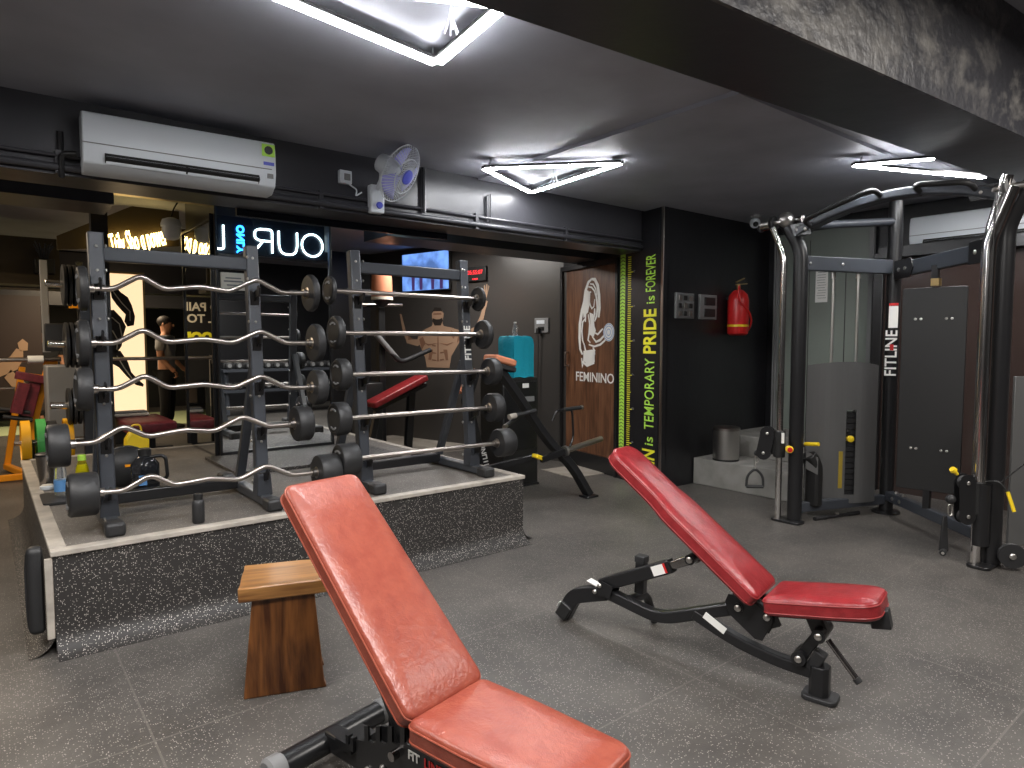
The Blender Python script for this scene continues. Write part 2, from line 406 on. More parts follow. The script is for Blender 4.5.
def loop_tube(pts, r, n=6):
    """closed thin welt"""
    mb = MB(); pts = [V(p) for p in pts]; m = len(pts); vs = []
    for i in range(m):
        d = (pts[(i+1) % m]-pts[i-1]).normalized(); a, b, d = frame_from(d)
        vs += [pts[i]+a*(r*cos(2*pi*k/n))+b*(r*sin(2*pi*k/n)) for k in range(n)]
    return mb.add(vs, [(i*n+k, i*n+(k+1) % n, ((i+1) % m)*n+(k+1) % n, ((i+1) % m)*n+k) for i in range(m) for k in range(n)])
def xform(mb, M):
    mb.v = [M @ p for p in mb.v]; return mb
def bolt(mb, p, d, r=.011, h=.008): return mb.lathe([(r, 0), (r, h*.5), (r*.6, h)], p, d, 10)

exec_order = []
# ================================================================== SETTING
Z = V((0, 0, 1))
def quad(pts): return MB().add(pts, [tuple(range(len(pts)))])
CZ = 3.08
fl = struct('floor', MB().box((3, 7, -.05), (16, 26, .1)), 'floor')
# ceiling: lower part beyond the front beam, higher part over the camera
struct('ceiling', MB().box((3, 11.06, CZ+.05), (16, 17.9, .1)).box((1.65, -1.9, 3.75), (13.3, 8.2, .1)), 'ceil')
# lowered strip of ceiling to the right
struct('ceiling', MB().box((5.45, 3.55, CZ-.014), (3.9, 2.6, .03)), 'ceil')
# front beam (axis turned a few degrees)
ba = radians(-4.5)
d1 = V((cos(ba), sin(ba), 0)); n1 = V((-sin(ba), cos(ba), 0)); b0 = V((2.31, 1.61, 2.95))
mb = MB()
pA, pB = b0-d1*7.5, b0+d1*6.2
vs = [pA, pB, pB+n1*.55, pA+n1*.55]; up = V((0, 0, .8))
mb.add(vs+[p+up for p in vs], [(3, 2, 1, 0), (4, 5, 6, 7), (0, 1, 5, 4), (1, 2, 6, 5), (2, 3, 7, 6), (3, 0, 4, 7)])
struct('trim_1', mb, 'beam')
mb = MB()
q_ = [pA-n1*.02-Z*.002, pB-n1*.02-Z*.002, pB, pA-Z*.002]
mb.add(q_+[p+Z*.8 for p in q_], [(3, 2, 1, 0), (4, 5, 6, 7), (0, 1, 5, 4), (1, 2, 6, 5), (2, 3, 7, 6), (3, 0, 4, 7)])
struct('trim_1', mb, 'beam_wear_sheen')
# rear beam above the platform with its pipes
struct('trim_2', MB().box((2.2, 5.08, 2.85), (7.8, .36, .46)), 'beam')
mb = MB()
mb.tube([(-1.6, 4.87, 2.66), (5.75, 4.87, 2.66)], .022, 10).tube([(-1.6, 4.875, 2.73), (5.75, 4.875, 2.73)], .012, 8)
for x in (.4, 2.05, 3.5, 4.6): mb.box((x, 4.885, 2.69), (.03, .04, .14))
mb.tube([(2.95, 4.87, 2.7), (2.95, 4.87, 3.07)], .02, 8).tube([(3.62, 4.88, 2.7), (3.62, 4.88, 2.93)], .012, 8).tube([(3.66, 4.88, 2.7), (3.66, 4.88, 2.95)], .008, 8)
struct('trim_3', mb, 'beam', flat=False)
struct('trim_4', MB().box((4.55, 5.95, 2.84), (3.0, .5, .44)).box((-.4, 5.95, 2.84), (2.4, .5, .44)), 'beam')
# far-room light wooden battens on the ceiling edge
struct('trim_5', MB().box((0.6, 6.35, 2.86), (2.1, .1, .07)).box((0.6, 6.9, 2.98), (2.1, .14, .06)), 'gold')
# steel column behind the first rack
struct('trim_6', MB().box((.93, 7.62, CZ/2), (.14, .14, CZ)), 'black')
# door wall, azimuth 79.9
daz = radians(79.9); P0 = V((5.709, 4.543, 0)); DU = V((cos(daz), sin(daz), 0)); DN = V((-sin(daz), cos(daz), 0))   # DN faces the room
Z = V((0, 0, 1))
def dwp(s, z, off=0): return P0+DU*s+Z*z+DN*off
def dwbox(s0, s1, z0, z1, o0, o1):
    vs = [dwp(s, z, o) for z in (z0, z1) for s, o in ((s0, o0), (s1, o0), (s1, o1), (s0, o1))]
    return MB().add(vs, [(0, 1, 2, 3), (7, 6, 5, 4), (4, 5, 1, 0), (5, 6, 2, 1), (6, 7, 3, 2), (7, 4, 0, 3)])
def join(*ms):
    r = MB()
    for m in ms: r.add(m.v, m.f)
    return r
struct('wall_right', join(dwbox(.07, .76, 0, CZ, -.35, 0), dwbox(.76, 1.99, 2.56, CZ, -.35, 0), dwbox(1.99, 2.1, 0, CZ, -.35, 0)), 'wall')
struct('trim_7', join(dwbox(.755, .80, 0, 2.6, -.1, .03), dwbox(1.94, 1.985, 0, 2.6, -.1, .03), dwbox(.755, 1.985, 2.54, 2.6, -.1, .03)), 'black', bevel=.004)
door = struct('door_1', dwbox(.80, 1.94, .10, 2.54, -.06, -.02), 'door')
dwbox(.80, 1.94, 0.0, .2, -.025, 0.0).build('kick_plate', 'black', door)
MB().tube([dwp(1.86, 1.48, -.02), dwp(1.86, 1.48, .03), dwp(1.86, 1.3, .03), dwp(1.86, 1.3, -.02)], .008, 8).build('door_handle', 'steel', door)
struct('baseboard_right', join(dwbox(0, .755, 0, .1, 0, .012)), 'black')
# wall that carries clock and television (azimuth 104)
taz = radians(104); T0 = V((6.05, 6.457, 0)); TU = V((cos(taz), sin(taz), 0)); TN = V((-sin(taz), cos(taz), 0))
def twp(s, z, off=0): return T0+TU*s+Z*z+TN*off
def twbox(s0, s1, z0, z1, o0, o1):
    vs = [twp(s, z, o) for z in (z0, z1) for s, o in ((s0, o0), (s1, o0), (s1, o1), (s0, o1))]
    return MB().add(vs, [(0, 1, 2, 3), (7, 6, 5, 4), (4, 5, 1, 0), (5, 6, 2, 1), (6, 7, 3, 2), (7, 4, 0, 3)])
struct('wall_back_right', twbox(-.05, 3.9, 0, CZ, -.3, 0), 'wallgrey')
struct('wall_back', MB().box((4.35, 10.3, CZ/2), (2.2, .2, CZ)), 'wall')
# black wall with switches, then alcove
struct('wall_alcove', MB().box((6.79, 4.67, CZ/2), (2.0, .258, CZ)).add([(5.709, 4.541, 0), (5.80, 4.541, 0), (5.80, 4.8, 0), (5.76, 4.8, 0), (5.709, 4.541, CZ), (5.80, 4.541, CZ), (5.80, 4.8, CZ), (5.76, 4.8, CZ)], [(0, 1, 5, 4), (1, 2, 6, 5), (3, 0, 4, 7)]), 'wall')
struct('trim_8', join(dwbox(-.012, .02, 0, CZ, 0, .012)), 'steel')
struct('floor', MB().box((7.05, 3.88, .15), (1.54, 1.3, .30)).box((7.3, 3.88, .42), (1.0, 1.28, .24)), 'concrete', bevel=.01)
# far right wall: frosted door, then brown gloss panels
struct('wall_far_right', MB().box((7.9, 3.7, CZ/2), (.2, 2.0, CZ)).box((7.9, -2.5, CZ/2), (.2, 10.4, CZ)), 'wall')
dr = struct('door_2', MB().box((7.77, 3.82, 1.55), (.05, 1.1, 2.75)), 'frost')
MB().box((7.735, 4.39, 1.55), (.05, .06, 2.75)).box((7.735, 3.27, 1.55), (.05, .05, 2.75)).build('door_frame', 'grey', dr, bevel=.004)
MB().tube([(7.74, 4.28, 1.2), (7.68, 4.28, 1.2), (7.68, 4.28, 1.6), (7.74, 4.28, 1.6)], .012, 8).build('door_handle', 'steel', dr)
MB().box((7.685, 4.28, 1.0), (.05, .05, .1)).build('lock', 'steel', dr)
struct('wall_panel_right', MB().box((7.62, 0.2, 1.25), (.06, 5.8, 2.5)), 'brown')
struct('trim_9', MB().box((7.56, .2, 2.55), (.2, 5.8, .12)).box((7.6, 3.12, 1.28), (.12, .1, 2.56)).box((7.585, 1.6, 1.25), (.02, .03, 2.5)), 'black', bevel=.005)
# mirror column behind the platform
struct('column', MB().box((2.24, 7.02, CZ/2), (1.08, 1.08, CZ)), 'black')
mr = struct('mirror_front', MB().box((2.24, 6.455, 1.75), (1.1, .03, 2.4)), 'mirror')
mm = MB()
for x in (1.695, 2.785): mm.box((x, 6.44, 1.76), (.02, .05, 2.44))
mm.box((2.24, 6.44, 2.965), (1.1, .05, .03)).box((2.24, 6.44, .56), (1.1, .05, .05))
mm.build('mirror_frame', 'black', mr, bevel=.003)
ms = struct('mirror_side', MB().box((1.685, 7.02, 1.63), (.03, 1.06, 2.16)), 'mirror')
MB().box((1.675, 6.49, 1.66), (.04, .025, 2.24)).box((1.675, 7.56, 1.66), (.04, .025, 2.24)).box((1.675, 7.02, 2.735), (.04, 1.06, .03)).build('mirror_frame', 'black', ms, bevel=.003)
# left room
struct('wall_far', MB().box((3, 18.5, CZ/2), (16, .2, CZ)), 'wall')
struct('wall_left', MB().box((-3.2, 9, CZ/2), (.2, 20, CZ)), 'wall')
struct('wall_behind', MB().box((2, -4.6, 1.9), (12, .2, 3.8)), 'wall')
struct('wall_near_left', MB().box((-4.1, -1.5, 1.9), (.2, 6.5, 3.8)), 'wall')
struct('trim_10', MB().box((1.2, 13, 2.75), (5.5, .5, .6)).box((1.2, 16, 2.7), (6, .4, .7)), 'beam')
struct('floor', MB().box((2.2, 15.6, .004), (9.5, 2.7, .012)), 'turf')
struct('trim_11', MB().box((-.5, 8.6, 2.9), (1.2, .3, .3)), 'beam')

# ------------------------------------------------------------------ platform
px0, px1, py0, py1, pz = .24, 3.36, 4.05, 7.45, .53
pl = struct('platform', MB().box(((px0+px1)/2, (py0+py1)/2, pz/2-.002), (px1-px0, py1-py0, pz-.004)), 'plat')
MB().box(((px0+px1)/2, (py0+py1)/2, pz-.003), (px1-px0-.08, py1-py0-.08, .01)).build('platform_mat', 'plattop', pl)
tr = MB()
tw, th = .075, .028
tr.box(((px0+px1)/2, py0+tw/2-.012, pz-th/2+.008), (px1-px0+.024, tw, th))
tr.build('edge_strip', 'trim', pl, bevel=.004)
MB().box((px0+tw/2-.012, (py0+py1)/2+.04, pz-th/2+.008), (tw, py1-py0-.08, th)).build('edge_strip', 'trim', pl, bevel=.004)
MB().box((px1-tw/2+.012, (py0+py1)/2+.04, pz-th/2+.008), (tw, py1-py0-.08, th)).build('edge_strip', 'trim', pl, bevel=.004)
MB().box(((px0+1.7)/2, py1-tw/2, pz-th/2+.008), (1.7-px0, tw, th)).build('edge_strip', 'trim', pl, bevel=.004)
MB().box((2.3, 5.95, pz+.016), (1.5, .96, .028)).build('rubber_mat', 'plat', pl, bevel=.004)
# curled foot of the rubber skirt
cv = MB(); r = .12
prof = [(0, r)]+[(r-r*cos(radians(a)), r-r*sin(radians(a))) for a in range(10, 91, 10)]
def cove(p0, p1, out):
    p0, p1, out = V(p0), V(p1), V(out); vs = []
    for a, b in prof:
        vs += [p0+out*(a)+Z*(b+.001), p1+out*(a)+Z*(b+.001)]
    return MB().add(vs, [(2*i, 2*i+1, 2*i+3, 2*i+2) for i in range(len(prof)-1)])
join(cove((px0, py0, 0), (px1, py0, 0), (0, -1, 0)), cove((px0, py1, 0), (px0, py0, 0), (-1, 0, 0)), cove((px1, py0, 0), (px1, py1, 0), (1, 0, 0))).build('rubber_skirt', 'plat', pl)

fp = thing('foam_corner_guard', 'long black foam pad on wooden strip fixed upright to the left corner of the platform', 'foam pad', (.2, 4.12, .1))
xform(pad(rrect(-.03, 0, .05, .46, .035), .07, .01, .03), Matrix.Translation((0, 0, 0)) @ Matrix(((0, 0, -1, .0), (1, 0, 0, 0), (0, 1, 0, 0), (0, 0, 0, 1)))).build('foam', 'rubber', fp)
MB().box((.02, -.055, .19), (.035, .02, .42)).build('wood_strip', 'trim', fp, bevel=.003)
# ================================================================== LED TRIANGLE LIGHTS
def tri_light(label, pts, z=3.0, wdt=.05, closed=True, hang=.08):
    c = sum((V((x, y, 0)) for x, y in pts), V((0, 0, 0)))/3
    t = thing('triangle_light', label, 'ceiling light', (c.x, c.y, z), 0, 'triangular LED ceiling lights')
    P = [V((x, y, 0))-c for x, y in pts]
    segs = [(0, 1), (1, 2), (2, 0)] if closed else [(1, 0), (0, 2)]
    for a, b in segs:
        d = (P[b]-P[a]).normalized(); e = d*.0
        MB().bar([P[a]-e, P[b]+e], wdt*1.12, .022).build('housing', 'plastic', t)
        MB().bar([P[a]-Z*.015+d*.01, P[b]-Z*.015-d*.01], wdt*.98, .008).build('light_tube', 'led', t)
    m = MB()
    for p in P[:2 if not closed else 3]: m.tube([p*.9+Z*.02, p*.9+Z*hang], .004, 6)
    m.build('hanger', 'white', t)
    return t
tri_light('large V of white LED tube cut by the top edge, nearest of the ceiling lights', [(1.864, 2.939), (1.775, 2.27), (.74, 2.752)], 3.035, .058)
tri_light('full triangle of white LED tube in the middle of the ceiling beside the fan', [(3.20, 4.35), (3.94, 3.56), (4.04, 4.76)], 3.01, .045)
tri_light('slim LED tube angle above the cable machine at the right', [(5.32, 2.41), (5.60, 1.94), (6.56, 1.90)], 2.985, .045, False)
t = thing('hanging_wire_bundle', 'short bundle of pale loose wires hanging inside the nearest LED triangle', 'wires', (1.66, 2.5, 3.02))
m = MB()
for i in range(6): m.tube(fillet([(0, 0, .06), (.01*cos(i), .01*sin(i), 0), (.03*cos(i*1.1), .03*sin(i*1.1), -.06)], .03), .003, 5)
m.build('wires', 'white', t)
t = thing('hanging_wire_bundle', 'small pale wire knot hanging inside the middle LED triangle', 'wires', (3.78, 4.15, 3.0))
m = MB()
for i in range(5): m.tube(fillet([(0, 0, .06), (.012*cos(i), .012*sin(i), 0), (.035*cos(i*1.3), .035*sin(i*1.3), -.07)], .03), .003, 5)
m.build('wires', 'white', t)

# ================================================================== AIR CONDITIONERS
def aircon(label, loc, rz, L=1.1, lines=True, unlit=False):
    t = thing('air_conditioner', label, 'air conditioner', loc, rz)
    # local: length x, front -y, z up ; profile (y,z)
    prof = [(0, 0), (-.12, -.002), (-.2, .04), (-.225, .12), (-.22, .28), (-.2, .335), (-.16, .345), (0, .345)]
    n = len(prof); vs = [V((-L/2, y, z)) for y, z in prof]+[V((L/2, y, z)) for y, z in prof]
    m = MB().add(vs, [tuple(range(n)), tuple(range(2*n-1, n-1, -1))]+[((i+1) % n, i, n+i, n+(i+1) % n) for i in range(n)])
    m.build('body', 'white', t, bevel=.008)
    MB().bar([(-L/2+.0, -.2275, .15), (L/2-.03, -.2275, .15)], .004, .006).build('panel_seam', 'grey', t)
    q = MB().box((0, -.2, .075), (L*.8, .06, .05), Matrix.Rotation(radians(-30), 3, 'X')); q.build('outlet', 'plastic', t)
    for s in (-1, 1): MB().box((s*L*.2, -.217, .062), (L*.39, .05, .006), Matrix.Rotation(radians(-62), 3, 'X')).build('louver', 'white', t, bevel=.002)
    return t
a = aircon('long white wall air conditioner on the beam at upper left with green star rating sticker', (1.075, 4.87, 2.635), radians(-2.8), 1.12)
MB().box((.51, -.2245, .275), (.085, .006, .08)).build('rating_sticker', 'gprint', a, label='yellow green rating sticker')
MB().lathe([(.028, 0), (.028, .002)], (.51, -.229, .275), (0, -1, 0), 20).build('sticker_disc', 'plastic', a)
MB().box((.51, -.229, .185), (.07, .003, .022)).build('logo_patch', 'blue', a)
MB().box((.52, -.223, .105), (.04, .006, .03)).build('display_window', 'grey', a)
m = MB(); m.tube(fillet([(-.58, -.1, .1), (-.66, -.06, .1), (-.66, -.03, -.05), (-.66, -.01, .24)], .05), .018, 10)
m.build('pipe', 'black', a)
a2 = aircon('white wall air conditioner high on the brown wall behind the cable machine', (7.8, 2.17, 2.56), radians(-90), 1.35)

# ================================================================== FAN
fn = thing('wall_fan', 'white wall fan with blue blades tilted down on the beam right of the air conditioner', 'fan', (2.49, 4.83, 2.62))
MB().box((0, .01, .12), (.12, .07, .22)).build('wall_bracket', 'white', fn, bevel=.012)
MB().lathe([(.028, 0), (.024, .015)], (.01, -.028, .07), (0, -1, 0), 16).build('knob', 'blue', fn)
hub = V((.05, -.30, .27)); ax = V((.45, -.74, -.5)).normalized()
MB().tube(fillet([(0, -.02, .2), (0, -.1, .26), tuple(hub-ax*.2)], .05), .02, 10).build('arm', 'white', fn)
MB().lathe([(.03, -.21), (.07, -.2), (.08, -.14), (.075, -.06), (.04, -.03)], hub, ax, 24).build('motor', 'white', fn)
ca, cb, _ = frame_from(ax)
cg = MB(); R = .225
for k in range(0, 48):
    an = 2*pi*k/48; e = ca*cos(an)+cb*sin(an)
    cg.tube([hub+ax*.065+e*.04, hub+ax*.055+e*R*.6, hub+ax*.0+e*R, hub-ax*.05+e*R*.75, hub-ax*.06+e*.06], .0022, 5)
for rr, zz in ((R, 0), (R*.6, .055), (.05, .066)):
    cg.add(*(lambda q: (q.v, q.f))(loop_tube([hub+ax*zz+(ca*cos(2*pi*i/32)+cb*sin(2*pi*i/32))*rr for i in range(32)], .004)))
cg.build('guard_cage', 'white', fn)
bl = MB()
for k in range(3):
    vs = []
    for i in range(7):
        for rr in (.03, .09, .16, .2):
            an = 2*pi*k/3+radians(-38+76*i/6*(.6+rr*2)); e = ca*cos(an)+cb*sin(an)
            vs.append(hub+e*rr+ax*(.02*(i/6-.5)*2))
    bl.add(vs, [(i*4+j, i*4+j+1, i*4+j+5, i*4+j+4) for i in range(6) for j in range(3)])
fb = bl.build('blade_set', mat('pale_blue_blade', (.42, .42, .85), .3), fn); sm = fb.modifiers.new('s', 'SOLIDIFY'); sm.thickness = .003
MB().lathe([(.06, .055), (.055, .075), (.02, .082)], hub, ax, 24).build('badge', 'blue', fn)
sw = thing('switch_box', 'small white socket box on the beam between air conditioner and fan', 'socket', (2.24, 4.885, 2.88))
MB().box((0, -.02, 0), (.1, .045, .1)).build('case', 'white', sw, bevel=.006)
MB().box((0.01, -.045, 0), (.05, .008, .05)).build('socket_face', 'grey', sw, bevel=.003)
m = MB(); m.tube(fillet([(.03, -.03, -.05), (.09, -.05, -.09), (.07, -.05, -.14), (.13, -.04, -.1)], .03), .006, 6); m.build('cable', 'white', sw)

# ================================================================== PLATE-END HELPERS
def head(parent, p, d, r, L, text=None, collar=True):
    """rubber end of a fixed barbell; p inner face, d outward"""
    p, d = V(p), V(d).normalized()
    h = MB().lathe([(r*.55, 0), (r*.93, .004), (r, .014), (r, L-.014), (r*.93, L-.003), (r*.8, L), (r*.78, L-.004), (r*.3, L-.004)], p, d, 32).build('weight_head', 'rubber', parent)
    if collar: MB().lathe([(.02, -.03), (.026, -.028), (.026, -.004), (.04, 0)], p, d, 16).build('collar', 'steel', h)
    m = MB(); a, b, _ = frame_from(d)
    for k in range(2):
        for j in range(5):
            an = radians(60+15*j+180*k) if abs(d.z) < .9 else 0
            c = p+d*(L-.003)+(a*cos(an)+b*sin(an))*r*.58; m.box(c, (.012, .012, .012))
    m.build('face_marking', 'grey', h)
    return h
def straight_bar(k, y, xl, xr, zl, zr, r, hl, label):
    c = V(((xl+xr)/2, y, (zl+zr)/2))
    t = thing('straight_barbell', label, 'barbell', c, 0, 'straight barbells on the second rack')
    A, B = V((xl, y, zl))-c, V((xr, y, zr))-c; d = (B-A).normalized()
    MB().tube([A+d*hl*.5, B-d*hl*.5], .0165, 16).build('bar_shaft', 'steel', t)
    head(t, A+d*hl*.5, -d, r, hl); head(t, B-d*hl*.5, d, r, hl)
def ez_bar(k, y, xl, xr, zl, zr, r, hl, label, amp=.08):
    c = V(((xl+xr)/2, y, (zl+zr)/2))
    t = thing('curl_barbell', label, 'barbell', c, 0, 'zigzag curl barbells on the first rack')
    A, B = V((xl, y, zl))-c, V((xr, y, zr))-c; d = (B-A).normalized()
    A2, B2 = A+d*hl*.5, B-d*hl*.5
    pat = [(0, 0), (.10, .0), (.205, 1), (.305, .05), (.46, .32), (.60, .0), (.73, 1), (.86, .0), (1, 0)]
    MB().tube(fillet([A2.lerp(B2, q)+Z*amp*h+V((0, -.02*h, 0)) for q, h in pat], .035, 4), .0155, 14).build('bar_shaft', 'steel', t)
    head(t, A2, -d, r, hl); head(t, B2, d, r, hl)

# ================================================================== BARBELL RACKS
def rack(label, xl, xr, ztop, yb=4.42, text=None):
    t = thing('barbell_rack', label, 'barbell rack', ((xl+xr)/2, 4.8, pz+.002))
    c = V(((xl+xr)/2, 4.8, pz+.002))
    def L(x, y, z): return V((x, y, z))-c
    for x in (xl, xr):
        MB().bar([L(x, yb, pz+.07), L(x, yb+.13, ztop)], .08, .07, V((0, 1, 0))).build('upright', 'rackblack', t, bevel=.004)
        MB().bar(fillet([L(x+.005, yb+.12, 1.45), L(x+.005, yb+.5, pz+.1)], .02), .06, .05, V((0, 1, 0))).build('rear_leg', 'rackblack', t)
        MB().bar([L(x, yb-.2, pz+.045), L(x, yb+.85, pz+.045)], .075, .06).build('foot', 'rackblack', t, bevel=.004)
        for y in (yb-.2, yb+.85):
            f = MB().box(L(x, y, pz+.04), (.1, .13, .08)); f.build('rubber_cap', 'rubber', t, bevel=.018)
        MB().prism([(-.05, 0), (.05, 0), (.04, .14), (-.04, .14)], L(x, yb-.005, pz+.07), (1, 0, 0), (0, 0, 1), .1).build('gusset', 'rackblack', t, bevel=.003)
        b = MB()
        for z in (ztop-.08, ztop-.22, ztop-.5, 1.25, .95, .68):
            bolt(b, L(x+(.04 if x == xl else -.04), yb+.06, z), (1 if x == xl else -1, 0, 0)); bolt(b, L(x-.0, yb+.13*(z-pz)/1.7-.037, z), (0, -1, 0), .009)
        b.build('bolts', 'brushed', t)
    MB().bar([L(xl+.03, yb+.12, ztop-.12), L(xr-.03, yb+.12, ztop-.12)], .05, .085).build('crossbar', 'rackblack', t, bevel=.004)
    MB().bar([L(xl+.03, yb+.45, pz+.075), L(xr-.03, yb+.45, pz+.075)], .06, .075).build('crossbar', 'black', t, bevel=.004)
    for x in (xl, xr):
        for i, z in enumerate((1.955, 1.655, 1.36, 1.065, .765)):
            y = yb+.13*(z-pz)/1.7-.04
            m = MB().bar([L(x, y, z-.06), L(x, y-.045, z-.035), L(x, y-.085, z-.03), L(x, y-.1, z+.01)], .05, .012, V((1, 0, 0)))
            m.build('bar_hook', 'black', t)
            m = MB().prism([(-.03, -.07), (.01, -.07), (.03, .02), (-.03, .02)], L(x, y-.0, z-.035), (0, -1, 0), (0, 0, 1), .055); m.build('hook_plate', 'black', t, bevel=.003)
    if text:
        text_mesh('brand_lettering', text, .085, 'whitepaint', V((xr-.0, yb+.13*(1.60-pz-.07)/(ztop-pz-.07)-.0365, 1.60)), (0, .13, ztop-pz-.07), (-1, 0, 0), t, .003, bold=.002)
    return t
rack('black barbell rack at left on the platform holding the zigzag curl bars', .535, 1.415, 2.24)
rack('black barbell rack at right on the platform holding the straight bars', 2.15, 3.11, 2.275, text='FITLINE')
ezl = ['top', 'second', 'middle', 'fourth', 'bottom']
ez = [(4.40, .45, 1.762, 1.905, 1.94, .125, .05), (4.37, .44, 1.78, 1.60, 1.60, .13, .06), (4.34, .43, 1.775, 1.345, 1.298, .12, .08), (4.31, .30, 1.65, 1.045, 1.065, .118, .105), (4.27, .40, 1.80, .77, .725, .12, .145)]
for k, (y, a_, b_, c_, d_, r, hl) in enumerate(ez):
    ez_bar(k, y, a_, b_, c_, d_, r, hl, 'steel zigzag curl barbell with black rubber ends on the %s hooks of the left rack' % ezl[k])
stt = [(4.40, 1.90, 3.17, 1.965, 1.958, .1, .035), (4.37, 1.93, 3.2, 1.672, 1.67, .118, .055), (4.34, 1.95, 3.26, 1.38, 1.367, .112, .085), (4.31, 1.92, 3.26, 1.075, 1.072, .118, .1), (4.27, 1.95, 3.33, .79, .78, .115, .14)]
for k, (y, a_, b_, c_, d_, r, hl) in enumerate(stt):
    straight_bar(k, y, a_, b_, c_, d_, r, hl, 'steel straight barbell with black rubber ends on the %s hooks of the right rack' % ezl[k])
# ================================================================== RIGHT BENCH (flat-incline, crimson)
def axis_mat(o, U, W):
    """columns: local x->U, y->W, z->UxW at o"""
    U, W = V(U).normalized(), V(W).normalized(); n = U.cross(W)
    return Matrix(((U.x, W.x, n.x, o[0]), (U.y, W.y, n.y, o[1]), (U.z, W.z, n.z, o[2]), (0, 0, 0, 1)))
b2 = thing('weight_bench', 'crimson padded adjustable bench at right with raised backrest and black tube frame', 'weight bench', (2.892, 1.361, 0), radians(103.1), 'adjustable weight benches')
# local x = along bench towards backrest, y = across (positive = nearer the camera)
def cushion(parent, name, m, pipm, x0, x1, outline, thick, lab=None, er=.018):
    """board-side line from x0 to x1 (points (x,z)); outline in (along, across)"""
    a = V((x0[0], 0, x0[1])); b = V((x1[0], 0, x1[1])); U = (b-a).normalized()
    W = V((0, 1, 0)); n = U.cross(W)
    if n.z < 0: W = -W
    M_ = axis_mat(a, U, W)
    o = xform(pad(outline, thick, .01, er), M_).build(name, m, parent)
    if lab: o['label'] = lab
    for zz in (thick-er*.9,):
        q = xform(loop_tube([(x, y, zz) for x, y in outline], .0034), M_); q.build('piping', pipm, o)
    q = xform(loop_tube([(x, y, er*.8) for x, y in outline], .0028), M_); q.build('piping', pipm, o)
    return o
ol = [(0, -.135), (.05, -.15)]
bl_ = .97
outl = rrect(0, -.14, bl_, .14, (.03, .10, .10, .03), 6)
outl = [(x, y*(1.0 if x < .45 else 1.0-.16*min(1, (x-.45)/.3))) for x, y in outl]
# insert mid points so that the shoulder shape shows
def densify(poly, step=.08):
    out = []
    for i, p in enumerate(poly):
        q = poly[(i+1) % len(poly)]; d = sqrt((q[0]-p[0])**2+(q[1]-p[1])**2); k = max(1, int(d/step))
        for j in range(k): out.append((p[0]+(q[0]-p[0])*j/k, p[1]+(q[1]-p[1])*j/k))
    return out
base = densify(rrect(-.015, -.152, bl_, .152, (.035, .09, .09, .035), 6), .05)
def shoulder(x): 
    t_ = min(1, max(0, (x-.5)/.16)); t_ = t_*t_*(3-2*t_); return 1-.17*t_
outl = [(x, y*shoulder(x)) for x, y in base]
cushion(b2, 'backrest', 'red', 'pipred', (.315, .40), (1.065, .975), outl, .075)
so = densify(rrect(-.47, -.15, 0, .15, (.07, .03, .03, .07), 6), .05)
so = [(x+.0, y*(1 if x > -.3 else 1-.12*min(1, (-.3-x)/.17))) for x, y in so]
cushion(b2, 'seat', 'red', 'pipred', (.235, .375), (.735, .285), so, .078)
fr = MB()
up_ = V((0, 1, 0))
MB().bar(fillet([(.02, 0, .115), (.20, 0, .122), (.42, 0, .165), (.615, 0, .243)], .12, 6), .055, .06, up_).build('front_frame_tube', 'black', b2, bevel=.012)
MB().bar(fillet([(.40, 0, .325), (.80, 0, .165), (1.16, 0, .235)], .09, 6), .06, .055, up_).build('main_frame_tube', 'black', b2, bevel=.012)
m = MB().bar(fillet([(1.12, 0, .23), (1.335, 0, .16), (1.40, 0, .03)], .05, 5), .085, .06, up_); m.build('rear_leg', 'black', b2, bevel=.008)
MB().prism([(-.055, 0), (.055, 0), (.045, .09), (-.045, .09)], (1.405, 0, .03), (0, 1, 0), (-.5, 0, .87), .075).build('rear_foot', 'plastic', b2, bevel=.008)
MB().box((1.44, 0.0, .085), (.004, .022, .03), Matrix.Rotation(radians(-28), 3, 'Y')).build('foot_mark', 'whitepaint', b2)
MB().bar([(.025, 0, .0), (.025, 0, .155)], .085, .085, V((0, 1, 0)), .02).build('front_leg', 'black', b2, bevel=.004)
MB().prism(rrect(-.075, -.06, .075, .06, .03), (.02, 0, .012), (1, 0, 0), (0, 1, 0), .022).build('front_foot', 'rubber', b2, bevel=.004)
# cross arm at the rear with upright stub
MB().tube(fillet([(.985, .0, .22), (.985, -.2, .19), (.96, -.26, .02)], .05), .024, 12).build('side_leg', 'black', b2)
MB().bar([(.95, -.06, .25), (.945, -.06, .42)], .055, .055, V((0, 1, 0))).build('stub_post', 'black', b2, bevel=.006)
MB().bar([(.945, -.06, .42), (.944, -.06, .455)], .062, .062, V((0, 1, 0))).build('post_cap', 'rubber', b2, bevel=.006)
